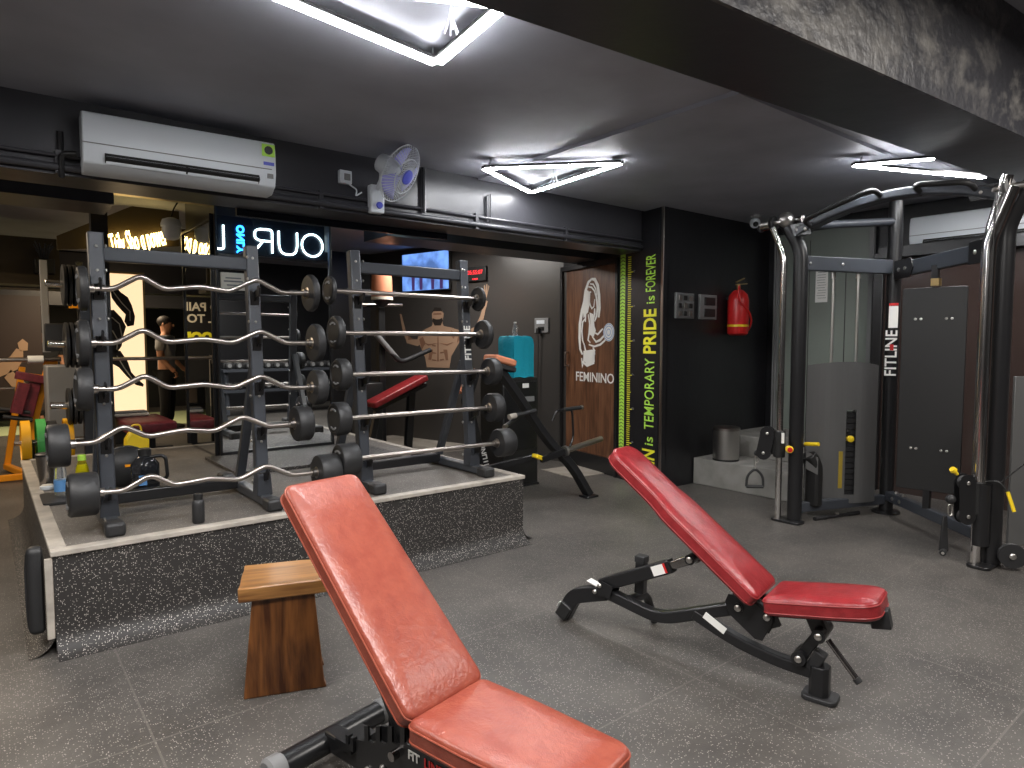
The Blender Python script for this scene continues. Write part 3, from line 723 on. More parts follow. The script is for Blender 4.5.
# adjusting strut
MB().bar([(1.15, .0, .265), (.74, .0, .46)], .07, .062, up_).build('outer_strut', 'black', b2, bevel=.003)
MB().bar([(.76, 0, .452), (.60, 0, .53)], .045, .045, up_).build('inner_strut', 'darkchrome', b2, bevel=.003, label='bare steel sliding strut')
MB().box((.80, .037, .432), (.075, .003, .05), Matrix.Rotation(radians(25.4), 3, 'Y')).build('warning_label', 'whitepaint', b2)
MB().box((.765, .0372, .449), (.012, .003, .05), Matrix.Rotation(radians(25.4), 3, 'Y')).build('label_stripe', 'redp', b2)
MB().box((1.20, .0, .262), (.08, .05, .003), Matrix.Rotation(radians(-16), 3, 'Y')).build('foot_label', 'whitepaint', b2)
MB().box((.50, .034, .232), (.12, .003, .035), Matrix.Rotation(radians(-28), 3, 'Y')).build('tube_label', 'whitepaint', b2)
for s in (-1, 1):
    MB().prism([(1.19, .22), (1.13, .30), (1.06, .285), (1.08, .215)], (0, s*.045, 0), (1, 0, 0), (0, 0, 1), .006).build('bracket_plate', 'black', b2)
    MB().prism(arc(.40, .345, .05, 20, 180, 6)[::-1][0:0]+[(.445, .36), (.43, .40), (.36, .405), (.25, .37), (.215, .34), (.22, .31), (.265, .215), (.30, .215), (.42, .30)], (0, s*.05, 0), (1, 0, 0), (0, 0, 1), .007).build('hinge_plate', 'black', b2, bevel=.002)
    MB().bar([(.25, s*.045, .37), (.95, s*.045, .86)], .022, .03, up_).build('back_rail', 'black', b2)
MB().cyl((.62, -.07, .53), (.62, .07, .53), .026).build('pivot_tube', 'black', b2)
MB().cyl((.38, -.06, .345), (.38, .06, .345), .024).build('pivot_tube', 'black', b2)
MB().cyl((.345, -.065, .415), (.345, .065, .415), .027).build('pivot_tube', 'rubber', b2)
MB().cyl((.245, -.06, .335), (.245, .06, .335), .024).build('pivot_tube', 'black', b2)
MB().prism([(.30, .355), (.245, .27), (.19, .30), (.215, .355)], (0, .03, 0), (1, 0, 0), (0, 0, 1), .02).build('seat_bracket', 'black', b2)
MB().bar([(.26, 0, .35), (-.13, 0, .42), (-.225, 0, .437)], .06, .035, up_).build('seat_rail', 'black', b2, bevel=.004)
MB().bar([(-.17, 0, .425), (-.245, 0, .44)], .085, .055, up_).build('rail_cap', 'rubber', b2, bevel=.014)
MB().bar([(.06, 0, .385), (.02, 0, .30)], .07, .06, up_).build('link_bracket', 'black', b2, bevel=.006)
MB().cyl((.02, -.075, .312), (.02, .075, .312), .03).build('pivot_tube', 'black', b2)
MB().bar([(.025, 0, .31), (.105, 0, .175)], .05, .05, up_).build('seat_link', 'black', b2, bevel=.008)
MB().cyl((.105, -.055, .178), (.105, .055, .178), .032).build('pivot_tube', 'black', b2)
MB().bar([(.06, 0, .13), (.02, 0, .215)], .055, .06, up_).build('seat_lock_block', 'rubber', b2, bevel=.008)
MB().tube([(.0, -.02, .27), (-.13, .0, .13)], .0125, 12).build('lever', 'darkchrome', b2, label='bare steel adjustment lever')
MB().tube([(-.12, -.0, .14), (-.135, .0, .124)], .017, 12).build('lever_cap', 'rubber', b2)
b = MB()
for x, z in ((.38, .345), (.245, .335)): bolt(b, (x, .06, z), (0, 1, 0), .016, .01)
for x, z in ((.02, .312), (.105, .178)): bolt(b, (x, .076 if z > .2 else .056, z), (0, 1, 0), .016, .01)
bolt(b, (.62, .07, .53), (0, 1, 0), .016, .01); bolt(b, (1.14, .05, .275), (0, 1, 0), .013, .01); bolt(b, (1.17, .05, .235), (0, 1, 0), .013, .01)
b.build('bolts', 'brushed', b2)

# ================================================================== NEAR BENCH (orange-red)
b1 = thing('weight_bench', 'large orange-red padded bench in the foreground, backrest raised, beside the wooden stool', 'weight bench', (1.125, 1.695, 0), radians(102.5), 'adjustable weight benches')
ob = densify(rrect(0, -.175, .915, .17, (.035, .04, .04, .035), 5), .06)
ob = [(x, y*(1-.06*max(0, (x-.1)/.8))) for x, y in ob]
cushion(b1, 'backrest', 'orange', 'piporange', (.07, .415), (.70, 1.005), ob, .075, er=.02)
os_ = densify(rrect(-.60, -.175, 0, .175, (.05, .035, .035, .05), 5), .06)
os_ = [(x, y*(1-.10*max(0, (-x-.25)/.25))) for x, y in os_]
cushion(b1, 'seat', 'orange', 'piporange', (.04, .39), (.98, .39), os_, .08, er=.022)
for s in (-1, 1):
    # toothed ladder plates
    teeth = [(.02, .14)]
    x = .40
    top = []
    for i in range(4):
        xx = .38-i*.062; zz = .215+i*.022
        top += [(xx, zz), (xx, zz+.055), (xx-.022, zz+.062), (xx-.022, zz+.01), (xx-.045, zz+.01)]
    poly = [(-.16, .10), (.42, .06), (.43, .20)]+top+[(.10, .38), (-.18, .38)]
    MB().prism(poly, (0, s*.055, 0), (1, 0, 0), (0, 0, 1), .008).build('ladder_plate', 'black', b1)
    MB().bar([(.09, s*.05, .43), (.62, s*.05, .92)], .022, .03, V((0, 1, 0))).build('back_rail', 'black', b1)
MB().bar([(.36, 0, .66), (.33, 0, .42), (.21, 0, .235)], .07, .04, V((0, 1, 0))).build('support_strut', 'black', b1, bevel=.004)
MB().cyl((.36, -.08, .64), (.36, .08, .64), .022).build('pivot_tube', 'black', b1)
MB().cyl((.21, -.085, .24), (.21, .085, .24), .016).build('lock_bar', 'darkchrome', b1)
MB().bar([(-.05, 0, .38), (-.42, 0, .385)], .06, .03, V((0, 1, 0))).build('seat_rail', 'black', b1)
MB().bar([(.65, 0, .10), (-.42, 0, .10), (-.62, 0, .09)], .075, .07, V((0, 1, 0))).build('main_frame_tube', 'black', b1, bevel=.008)
MB().bar([(-.1, 0, .12), (-.3, 0, .38)], .06, .06, V((0, 1, 0))).build('front_post', 'black', b1)
MB().tube([(.66, -.25, .085), (.66, .23, .085)], .045, 18).build('rear_foot_tube', 'black', b1)
for y in (-.26, .235): MB().lathe([(.046, -.03), (.052, -.02), (.052, .025), (.04, .035)], (.66, y, .085), (0, 1 if y > 0 else -1, 0), 22).build('end_cap', 'grey', b1)
MB().bar([(-.62, -.2, .05), (-.62, .2, .05)], .07, .06).build('front_foot_tube', 'black', b1)
for y in (-.1, .08): MB().lathe([(.03, -.012), (.034, -.01), (.034, .01), (.03, .012)], (.745, y, .036), (0, 1, 0), 20).build('wheel', 'grey', b1)
MB().box((.5, .0, .15), (.09, .12, .03)).prism([(-.02, 0), (.02, 0), (.02, .05), (.006, .05), (.006, .02), (-.006, .02), (-.006, .05), (-.02, .05)], (.45, .06, .16), (1, 0, 0), (0, 0, 1), .02).build('handle_bracket', 'black', b1)
b = MB()
for x, z in ((.28, .16), (.05, .16), (-.05, .2), (.36, .12)): bolt(b, (x, .06, z), (0, 1, 0), .014, .01)
b.build('bolts', 'brushed', b1)
text_mesh('brand_lettering', 'FIT', .042, 'whitepaint', (0, 0, 0), (1, 0, 0), (0, 1, 0), None, .002, bold=.001)
o = bpy.data.objects['brand_lettering.001'] if 'brand_lettering.001' in bpy.data.objects else None
for q in list(bpy.data.objects):
    if q.name.startswith('brand_lettering') and q.parent is None:
        q.parent = b1; q.matrix_local = axis_mat((.125, .062, .262), (-1, 0, 0), (0, 0, 1))
text_mesh('brand_lettering', 'LINE', .042, 'redp', (0, 0, 0), (1, 0, 0), (0, 1, 0), None, .002, bold=.001)
for q in list(bpy.data.objects):
    if q.name.startswith('brand_lettering') and q.parent is None:
        q.parent = b1; q.matrix_local = axis_mat((.035, .062, .262), (-1, 0, 0), (0, 0, 1))

# ================================================================== STOOL
st = thing('wooden_stool', 'rustic brown wooden stool with thick plank top standing behind the near bench', 'stool', (1.075, 3.06, 0), radians(-20), None)
sd = densify([(-.195, -.165), (.195, -.155), (.20, .155), (-.185, .165)], .06)
sd = [(x+random.uniform(-.004, .004), y+random.uniform(-.004, .004)) for x, y in sd]
MB().prism(sd, (0, 0, .487), (1, 0, 0), (0, 1, 0), .066).build('seat', 'stoolwood', st, bevel=.006)
for y, k in ((-.115, 1), (.10, 1)):
    MB().prism([(-.185, 0), (.175, 0), (.165, .03), (.128, .453), (-.14, .453), (-.18, .05)], (0, y, .001), (1, 0, 0), (0, 0, 1), .05).build('leg', 'stoolleg', st, bevel=.004)
MB().box((0, -.01, .28), (.07, .18, .05)).build('stretcher', 'stoolleg', st, bevel=.004)
# ================================================================== CABLE MACHINE
cm = thing('cable_machine', 'tall black dual cable crossover machine with chrome guide posts and arched pull-up bar', 'cable machine', (5.9, 2.25, 0))
cmc = V((5.9, 2.25, 0))
def B(name, m, mt, parent=cm, **k): return m.build(name, mt, parent, world=True, **k)
YL, YR, YC = 2.97, 1.49, 2.55
for s, y in ((1, YL), (-1, YR)):
    ys = y+s*.085-(.0 if s > 0 else -.13)
    yo = y+(.11 if s > 0 else .06)
    xo = 5.535 if s > 0 else 5.50
    # dark front post, bending up to the arch
    B('front_post', MB().tube(fillet([(5.62, y, .02), (5.62, y, 2.42), (5.60, y+s*.09, 2.60), (5.60, y+s*.15, 2.68)], .12, 6), .062, 20), 'black')
    B('base_plate', MB().prism(rrect(-.15, -.075, .12, .075, .04), (5.58, (y+yo)/2 if s > 0 else y+.03, .012), (0 if s > 0 else 1, 1 if s > 0 else 0, 0), (1 if s > 0 else 0, 0 if s > 0 else 1, 0), .022), 'black', bevel=.004)
    rad = .027 if s > 0 else .034
    B('guide_post', MB().tube(fillet([(xo, yo, .02), (xo, yo, 2.36), (xo-.03, yo+s*.10, 2.62 if s > 0 else 2.74)], .08, 6), rad, 20), 'chrome', label='polished chrome guide post')
    if s < 0: B('upper_sleeve', MB().tube(fillet([(xo, yo, .62), (xo, yo, 2.30), (xo-.02, yo+s*.13, 2.66)], .08, 6), .045, 20), 'chrome')
    # carriage with two pulleys
    zc = .70 if s > 0 else .50
    B('carriage', MB().cyl((xo, yo, zc-.12), (xo, yo, zc+.12), .05, c=.006).box((xo, yo+.03, zc), (.07, .07, .2)), 'plastic', bevel=.004)
    pd = V((-.35, .94, 0)) if s > 0 else V((-.75, .55, 0)); pd.normalize()
    c0 = V((xo, yo, zc))+pd*.10
    pl_ = MB()
    for dz, dr in ((.08, .0), (-.07, .03)):
        pass
    for off in (-.028, .028):
        q = V((pd.y, -pd.x, 0))*off
        pp = arc(.0, .09, .062, -10, 190, 8)+arc(.03 if s > 0 else -.02, -.09, .062, 170, 370, 8)
        if s < 0: pp = arc(.0, .11, .062, -10, 190, 8)+[(-.1, -.02)]+arc(-.01, -.13, .06, 190, 350, 8)
        B('pulley_cheek', MB().prism([(-x if s < 0 and False else x, z) for x, z in pp], c0+q, pd, (0, 0, 1), .006), 'black')
    ax_ = V((pd.y, -pd.x, 0))
    for (dx, dz) in ((0, .09), (.03, -.09)) if s > 0 else ((0, .11), (-.01, -.13)):
        p = c0+pd*dx+Z*dz
        B('pulley', MB().lathe([(.05, -.018), (.05, -.012), (.038, 0), (.05, .012), (.05, .018)], p, ax_, 24), 'rubber')
        b = MB(); bolt(b, p-ax_*.035*(1 if s > 0 else 1), -ax_, .014, .008); bolt(b, p+ax_*.035, ax_, .014, .008); B('pulley_bolt', b, 'brushed')
    # knob
    kd = V((-.5, -.6, 0)).normalized()
    if s > 0:
        B('pull_knob', MB().lathe([(.012, 0), (.012, .05), (.03, .055), (.032, .09), (.02, .1)], (xo+.01, yo-.07, zc-.03), V((-.75, -.65, 0)), 20), 'yellow')
        B('knob_disc', MB().lathe([(.022, .1), (.022, .106), (.012, .108)], (xo+.01, yo-.07, zc-.03), V((-.75, -.65, 0)), 20), 'redp')
        B('carriage_label', MB().box((xo-.03, yo-.045, zc+.06), (.05, .02, .09), Matrix.Rotation(radians(40), 3, 'Z')), 'whitepaint')
        hp = c0+pd*.09+Z*(-.10)
        B('cable_stop', MB().ball(hp, .028, 14), 'rubber')
        B('carabiner', loop_tube([hp+V((0, 0, -.05))+pd*.015*cos(2*pi*i/14)+Z*.04*sin(2*pi*i/14) for i in range(14)], .005), 'brushed')
    else:
        B('pull_knob', MB().lathe([(.012, 0), (.014, .03), (.024, .04), (.02, .06)], c0+pd*.06+Z*.17, V((-.6, .3, .6)), 16), 'yellow')
        hp = c0+pd*.10+Z*(-.01)
        B('cable_stop', MB().ball(hp, .034, 14), 'rubber')
        B('carabiner', loop_tube([hp+V((0, 0, -.075))+pd*.016*cos(2*pi*i/14)+Z*.045*sin(2*pi*i/14) for i in range(14)], .006), 'brushed')
        B('lever_handle', MB().bar([(xo+.01, yo-.17, zc+.07), (xo+.0, yo-.215, zc-.06)], .03, .014), 'yellow', label='yellow release lever')
        B('lever_rod', MB().tube(fillet([(xo, yo-.04, zc+.12), (xo, yo-.12, zc+.14), (xo+.01, yo-.17, zc+.07)], .03), .007, 8).tube([(xo, yo-.13, zc+.13), (xo, yo-.26, zc+.28)], .005, 6), 'plastic')
        B('black_sleeve', MB().cyl((xo+.01, yo-.02, .16), (xo+.01, yo-.02, zc+.1), .055), 'black')
        B('floor_pulley', MB().lathe([(.085, -.02), (.085, -.014), (.07, 0), (.085, .014), (.085, .02)], (5.60, y-.13, .105), V((1, .55, 0)), 28), 'rubber')
        b = MB(); bolt(b, V((5.60, y-.13, .105))-V((.018, .01, 0)), V((-1, -.55, 0)), .022, .012); B('pulley_bolt', b, 'brushed')
    B('upper_pulley', MB().lathe([(.06, -.016), (.06, -.01), (.048, 0), (.06, .01), (.06, .016)], (xo-.02, yo+s*.10, 2.66), V((0, 1, 0)) if s > 0 else V((.3, 1, 0)), 24), 'rubber' if s > 0 else 'grey')
    B('pulley_axle', MB().cyl((xo-.02, yo+s*.02, 2.66), (xo-.02, yo+s*.22, 2.66), .02), 'brushed')
    B('cable', MB().tube([(xo-.055, yo+s*.04, zc+.12), (xo-.055, yo+s*.04, 2.64)], .0035, 6), 'plastic')
    B('rear_cable', MB().tube([(5.72, y-s*.03, .3), (5.72, y-s*.03, 2.5)], .0035, 6), 'plastic')
# pulley ball and stub left
B('side_pulley_housing', MB().lathe([(.04, -.05), (.065, -.03), (.068, .0), (.05, .035), (.02, .05)], (5.55, 3.08, 2.68), (-1, -.5, 0), 24), 'brushed')
B('side_tube', MB().tube([(5.6, 2.95, 2.675), (5.75, 3.42, 2.675)], .03, 14), 'darkchrome')
B('side_tube_cap', MB().ball((5.76, 3.44, 2.675), .038, 14), 'rubber')
# rear post
xr, yr = 6.62, 2.60
B('rear_post', MB().tube([(xr, yr, .02), (xr, yr, 2.9)], .06, 20), 'black')
B('base_plate', MB().lathe([(.12, 0), (.12, .018), (.1, .022)], (xr, yr, 0), (0, 0, 1), 24), 'black')
B('post_label', MB().box((xr-.058, yr-.03, 1.84), (.012, .075, .2), Matrix.Rotation(radians(24), 3, 'Z')), 'whitepaint')
B('post_label_stripe', MB().box((xr-.058, yr-.03, 1.955), (.013, .075, .022), Matrix.Rotation(radians(24), 3, 'Z')), 'redp')
fa = radians(203); FU, FW = V((0, 0, 1)), V((sin(fa), -cos(fa), 0))
fo = V((xr+.0628*cos(fa), yr+.0628*sin(fa), 1.505))
text_mesh('brand_lettering', 'FITLINE', .135, 'whitepaint', fo, FU, FW, cm, .002, bold=.002, fit=.42)
B('red_mark', MB().box(fo+Z*.055, (.006, .03, .055), Matrix.Rotation(fa, 3, 'Z')), 'redp')
# cross members at 2.25 m
def beam2(a, b_, w_, h_, name='cross_beam'): B(name, MB().bar([a, b_], w_, h_), 'rackblack', bevel=.006)
beam2(V((5.64, YL, 2.30)), V((xr, yr, 2.30)), .06, .13)
beam2(V((xr, yr, 2.26)), V((5.66, YR, 2.28)), .06, .13)
for a, b_, t0 in ((V((5.64, YL, 2.30)), V((xr, yr, 2.30)), .92), (V((xr, yr, 2.26)), V((5.66, YR, 2.28)), .14), (V((xr, yr, 2.26)), V((5.66, YR, 2.28)), .85)):
    d = (b_-a); dn = d.normalized(); c = a+d*t0; nrm = V((-dn.y, dn.x, 0)); nrm = nrm if nrm.x < 0 else -nrm
    if t0 != .92:
        B('joint_plate', MB().prism([(-.13, -.085), (.13, -.085), (.17, 0), (.13, .085), (-.13, .085)], c+nrm*.036, dn, Z, .01), 'black', bevel=.002)
        b = MB()
        for k in (-.05, .05): bolt(b, c+nrm*.042+dn*k, nrm, .018, .01); bolt(b, c+dn*k+Z*.066, Z, .014, .03)
        B('bolts', b, 'brushed')
    else:
        b = MB(); bolt(b, a+d*.4+nrm*.032, nrm, .014, .008); bolt(b, a+d*.06+nrm*.032, nrm, .012, .008); B('bolts', b, 'brushed')
beam2(V((5.64, YL, .13)), V((xr, yr, .13)), .07, .09, 'floor_beam')
beam2(V((xr, yr, .17)), V((5.66, YR, .17)), .07, .09, 'floor_beam')
b = MB()
for k in (.12, .2):
    p = V((xr, yr, .17)).lerp(V((5.66, YR, .17)), k); dn = V((5.66-xr, YR-yr, 0)).normalized(); nrm = V((dn.y, -dn.x, 0)); nrm = nrm if nrm.x < 0 else -nrm
    bolt(b, p+nrm*.037, nrm, .018, .01); bolt(b, p+Z*.047, Z, .016, .02)
B('bolts', b, 'brushed')
# arched pull-up beam in plane between the two front posts
ap = []
for i in range(19):
    q = i/18; y = YL+.02+(YR-.1-YL)*q; z = 2.52+.25*sin(pi*(.06+.88*q))**.8-.03*(1-q)
    ap.append((5.60, y, z))
B('arched_beam', MB().bar(ap, .07, .125, V((1, 0, 0)), .01), 'rackblack', bevel=.004)
def archz(y):
    q = (YL+.02-y)/(YL+.1-YR+.02); return 2.52+.25*sin(pi*(.06+.88*q))**.8-.03*(1-q)
for ya, yb_ in ((2.86, 2.30), (2.02, 1.66)):
    B('pull_up_grip', MB().tube(fillet([(5.58, ya, archz(ya)-.02), (5.42, ya, archz(ya)+.02), (5.42, yb_, archz(yb_)+.04), (5.58, yb_, archz(yb_)+.0)], .08, 6), .021, 14), 'rubber')
for yy in (YL-.03, YR+.1):
    q = V((5.555, yy, archz(yy)))
    B('joint_plate', MB().prism([(-.09, -.05), (.1, -.05), (.13, .05), (-.06, .05)], q, (0, 1, 0), (0, 0, 1), .012), 'black')
    b = MB(); bolt(b, q+V((-.006, .035, 0)), (-1, 0, 0), .02, .012); bolt(b, q+V((-.006, -.04, 0)), (-1, 0, 0), .02, .012); B('bolts', b, 'brushed')
B('top_tie', MB().tube([(5.62, YL, 2.62), (xr, yr, 2.72)], .035, 12), 'rackblack')
# weight stacks: curved shrouds, plates, guide rods
def stack(cx, cy, az, h=1.30, zb=.13, show=True, name='weight_stack_shroud'):
    a = radians(az); Ux = V((cos(a), sin(a), 0)); Nn = V((-sin(a), cos(a), 0))
    if Nn.x > 0: Nn = -Nn
    c = V((cx, cy, 0)); ww = .32
    n = 14; vs = []; half = []
    for i in range(n+1):
        q = -1+2*i/n; x = ww*q; y = .10*(1-q*q)
        topz = zb+h-.035*q*q
        half.append((x, y, topz))
    prof_o = [c+Ux*x+Nn*y for x, y, _ in half]; prof_i = [c+Ux*x+Nn*(y-.006) for x, y, _ in half]
    # leave the slot between i=6..8 open from .3 to 1.0
    m = MB()
    for i in range(n):
        zs = [(zb, half[i][2], half[i+1][2])] if i not in (7, 8) else None
        rng = [(zb, zb, half[i][2], half[i+1][2])] if i not in (7, 8) else [(zb, zb, zb+.08, zb+.08), (zb+.86, zb+.86, half[i][2], half[i+1][2])]
        for z0a, z0b, z1a, z1b in rng:
            p = [prof_o[i]+Z*z0a, prof_o[i+1]+Z*z0b, prof_o[i+1]+Z*z1b, prof_o[i]+Z*z1a]; q_ = [prof_i[i]+Z*z0a, prof_i[i+1]+Z*z0b, prof_i[i+1]+Z*z1b, prof_i[i]+Z*z1a]
            m.add(p+q_, [(0, 1, 2, 3), (7, 6, 5, 4), (0, 3, 7, 4), (1, 5, 6, 2), (3, 2, 6, 7), (0, 4, 5, 1)])
    B(name, m, 'shroud')
    m = MB()
    for k in range(16): m.box(c+Z*(zb+.03+k*.052), (.30, .11, .046), Matrix.Rotation(a, 3, 'Z'))
    B('weight_plates', m, 'rubber')
    m = MB()
    for s in (-.11, .11): m.cyl(c+Ux*s+Z*zb, c+Ux*s+Z*2.28, .0125)
    B('guide_rods', m, 'brushed')
    m = MB()
    for s in (-.11, .11): m.cyl(c+Ux*s+Z*2.19, c+Ux*s+Z*2.26, .02)
    B('rod_collars', m, 'brushed')
    B('stack_cable', MB().tube([c+Z*1.2, c+Z*2.26], .004, 6), 'plastic')
    return c, Ux, Nn
c, Ux, Nn = stack(6.19, 2.84, -42)
B('selector_pin', MB().lathe([(.01, -.05), (.01, 0), (.03, .01), (.03, .035), (.02, .04)], c+Nn*.1+Z*.73+Ux*.03, Nn, 18), 'yellow')
B('pin_shaft', MB().box(c+Nn*.07+Z*.80+Ux*.04, (.06, .01, .02)), 'brushed')
B('weight_scale_strip', MB().box(c+Nn*.098-Ux*.04+Z*.44, (.035, .006, .34), Matrix.Rotation(radians(-42), 3, 'Z')), mat('dull_yellow_strip', (.35, .25, .03), .5))
# right shroud seen almost edge on
c2 = V((5.83, 1.36, 0))
B('weight_stack_shroud', MB().prism([(-.16, .12), (.10, .12), (.16, .16), (.16, 1.44), (.10, 1.36), (-.16, 1.36)], c2+V((.1, 0, 0)), (.75, -.45, 0), (0, 0, 1), .02), 'shroud', bevel=.004)
B('weight_stack_shroud', MB().prism([(-.09, .1), (.09, .1), (.09, 1.36), (.02, 1.46), (-.09, 1.36)], c2+V((.1, -.16, 0)), (.45, -.75, 0), (0, 0, 1), .02), 'shroud', bevel=.004)
m = MB()
for s in (-.05, .05): m.cyl(c2+V((.25, s-.15, .1)), c2+V((.25, s-.15, 2.3)), .0125)
B('guide_rods', m, 'brushed')
# centre back panel
PN = V((6.16, 2.10, 1.21))
pU = V((.16, -.98, 0)).normalized()
B('back_panel', MB().prism(rrect(-.23, -.85, .23, .85, .015), PN, pU, (0, 0, 1), .03), 'plastic', bevel=.004)
b = MB(); nn_ = V((-.98, -.16, 0)).normalized()
for x in (-.13, -.09, .09, .13):
    for z in (.59, -.50): bolt(b, PN+pU*x+Z*z+nn_*.015, nn_, .011, .008)
B('bolts', b, 'brushed')
B('panel_bracket', MB().box((6.16, 2.10, 2.16), (.05, .05, .16)), 'black'); B('bracket_bolt', MB().box((6.15, 2.09, 2.1), (.06, .06, .06)), 'gold')
B('panel_bracket', MB().box((6.16, 2.10, .29), (.05, .05, .16)), 'black')
# ankle block near the left post: black slanted tube with yellow handle
B('handle_holder', MB().bar(fillet([(5.80, 2.89, .14), (5.80, 2.89, .50), (5.74, 2.92, .60)], .05), .13, .11, V((1, 0, 0)), .02), 'plastic', bevel=.01)
B('holder_panel', MB().prism([(-.05, .0), (.05, -.05), (.05, .1), (-.05, .16)], (5.735, 2.88, .48), (.5, -.86, 0), (0, 0, 1), .02), 'shroud')
B('holder_rod', MB().tube(fillet([(5.72, 2.97, .18), (5.72, 2.97, .66), (5.70, 2.92, .70)], .03), .006, 8), 'plastic')
B('yellow_grip', MB().tube([(5.70, 2.93, .70), (5.69, 2.80, .715)], .017, 12), 'yellow')

# handles hanging / lying
hd = thing('stirrup_attachment', 'black stirrup cable handle hanging from the left chrome post of the cable machine', 'handle', (5.465, 3.27, .29), radians(-45), 'cable machine handles')
MB().tube([(-.075, 0, 0), (.075, 0, 0)], .016, 14).build('grip', 'rubber', hd)
MB().tube(fillet([(-.075, 0, -.0), (-.07, 0, .1), (0, 0, .17), (.07, 0, .1), (.075, 0, 0)], .07, 8), .012, 10).build('strap', 'rubber', hd)
m = MB(); m.add(*(lambda q: (q.v, q.f))(loop_tube([(.0, .014*cos(2*pi*i/12), .20+.035*sin(2*pi*i/12)) for i in range(12)], .004))); m.build('clip', 'brushed', hd)
hd2 = thing('strap_attachment', 'black strap cable handle hanging low from the right chrome post of the cable machine', 'handle', (5.40, 1.72, .07), radians(-40), 'cable machine handles')
MB().prism([(-.032, 0), (.032, 0), (.014, .26), (-.014, .26)], (0, 0, .02), (1, 0, 0), (0, 0, 1), .02).build('strap', 'rubber', hd2, bevel=.004)
MB().cyl((-.035, -.05, .02), (.035, .05, .02), .022, c=.003).build('grip', 'rubber', hd2)
MB().lathe([(.01, -.0), (.01, .004)], (-.036, -.052, .02), (-.6, -.8, 0), 12).build('end_bolt', 'brushed', hd2)
bs = thing('short_bar_attachment', 'short black bar attachment lying on the floor in front of the cable machine', 'cable bar', (6.07, 2.80, .016), radians(-15))
MB().cyl((-.27, 0, 0), (.27, 0, 0), .015).build('bar_shaft', 'black', bs)
for s in (-1, 1): MB().cyl((s*.14, 0, 0), (s*.28, 0, 0), .019).build('grip', 'rubber', bs)
MB().box((0, 0, .012), (.03, .02, .03)).build('eyelet', 'brushed', bs)
# ================================================================== DECALS ON THE DOOR WALL
def dprism(poly, mt, name, parent, off=.003, t=.002, label=None):
    """poly in (s,z) on the door wall; seen from the room s runs right to left"""
    o = MB().prism([(s, z) for s, z in poly], P0+DN*off, DU, Z, t).build(name, mt, parent)
    if label: o['label'] = label
    return o
graphic = thing('door_graphic', 'white line drawing of a woman lifting a dumbbell on the wooden door', 'door graphic', tuple(dwp(1.25, 1.2, -.018)))
# drawing in door coords: u right (0..1), v up (0..1) over s 1.69..0.83 , z 1.25..2.42
def gp(u, v): return (1.69-.86*u, 1.27+1.15*v)
def stroke(pts, wd, name='line'):
    pts = [gp(*p) for p in pts]; L_, R_ = [], []
    for i, p in enumerate(pts):
        a, b_ = pts[max(0, i-1)], pts[min(len(pts)-1, i+1)]
        dx, dy = b_[0]-a[0], b_[1]-a[1]; l = sqrt(dx*dx+dy*dy) or 1
        k = wd*(.35+.65*sin(pi*(i+.5)/len(pts)))
        L_.append((p[0]-dy/l*k, p[1]+dx/l*k)); R_.append((p[0]+dy/l*k, p[1]-dx/l*k))
    m = MB(); n = len(pts); o_ = P0-DN*.016
    vs = [o_+DU*x+Z*z for x, z in L_+R_]
    return m.add(vs+[v_+DN*.0015 for v_ in vs], [(i, i+1, n+i+1, n+i) for i in range(n-1)]+[(2*n+n+i, 2*n+n+i+1, 2*n+i+1, 2*n+i) for i in range(n-1)])
strokes = [
    ([(.42, .98), (.34, .95), (.27, .86), (.24, .74), (.18, .64), (.13, .5), (.12, .34), (.14, .22), (.2, .16)], .03),
    ([(.42, .98), (.5, .97), (.57, .9), (.6, .8), (.62, .66), (.6, .56)], .028),
    ([(.38, .93), (.46, .92), (.52, .87), (.55, .8)], .012), ([(.34, .9), (.42, .89), (.49, .85), (.53, .78)], .012),
    ([(.3, .86), (.37, .82), (.36, .74), (.3, .68), (.27, .6), (.27, .52)], .022), ([(.33, .84), (.41, .84)], .012),
    ([(.37, .83), (.35, .77), (.39, .70), (.43, .66), (.48, .68), (.5, .76)], .012),
    ([(.53, .82), (.55, .74), (.57, .66), (.55, .58), (.5, .52)], .02), ([(.5, .66), (.5, .6), (.47, .54)], .018),
    ([(.27, .56), (.2, .52), (.18, .42), (.2, .32), (.24, .27)], .016), ([(.34, .6), (.38, .5), (.37, .4), (.34, .32), (.4, .29)], .016),
    ([(.42, .6), (.44, .5), (.5, .42), (.46, .36)], .03), ([(.44, .36), (.54, .3), (.64, .32), (.72, .36), (.78, .4)], .016),
    ([(.36, .27), (.5, .25), (.64, .27), (.74, .31), (.82, .36)], .014), ([(.5, .4), (.58, .38), (.66, .42), (.7, .44)], .014),
    ([(.24, .28), (.28, .2), (.24, .1), (.2, .02), (.18, .12)], .02), ([(.2, .08), (.32, .04), (.46, .07), (.5, .12)], .02),
    ([(.3, .18), (.42, .17), (.52, .18)], .03), ([(.3, .13), (.42, .11), (.5, .14)], .03), ([(.5, .2), (.49, .13), (.5, .08)], .016),
    ([(.46, .24), (.52, .2)], .012),
]
parts = join(*[stroke(p, wd) for p, wd in strokes])
parts.build('woman_figure', 'whitepaint', graphic, world=True)
body = [[(.27, .84), (.34, .86), (.37, .7), (.33, .62), (.27, .6), (.22, .56), (.2, .66)], [(.37, .62), (.46, .6), (.5, .46), (.44, .36), (.38, .38), (.4, .5)], [(.22, .2), (.5, .22), (.5, .06), (.34, .04), (.22, .1)]]
m = MB()
for q in body: m.prism([gp(*p) for p in q], P0-DN*.017, DU, Z, .002)
m.build('top_and_shorts', 'whitepaint', graphic, world=True)
m = MB(); cx_, cz_ = gp(.84, .40)
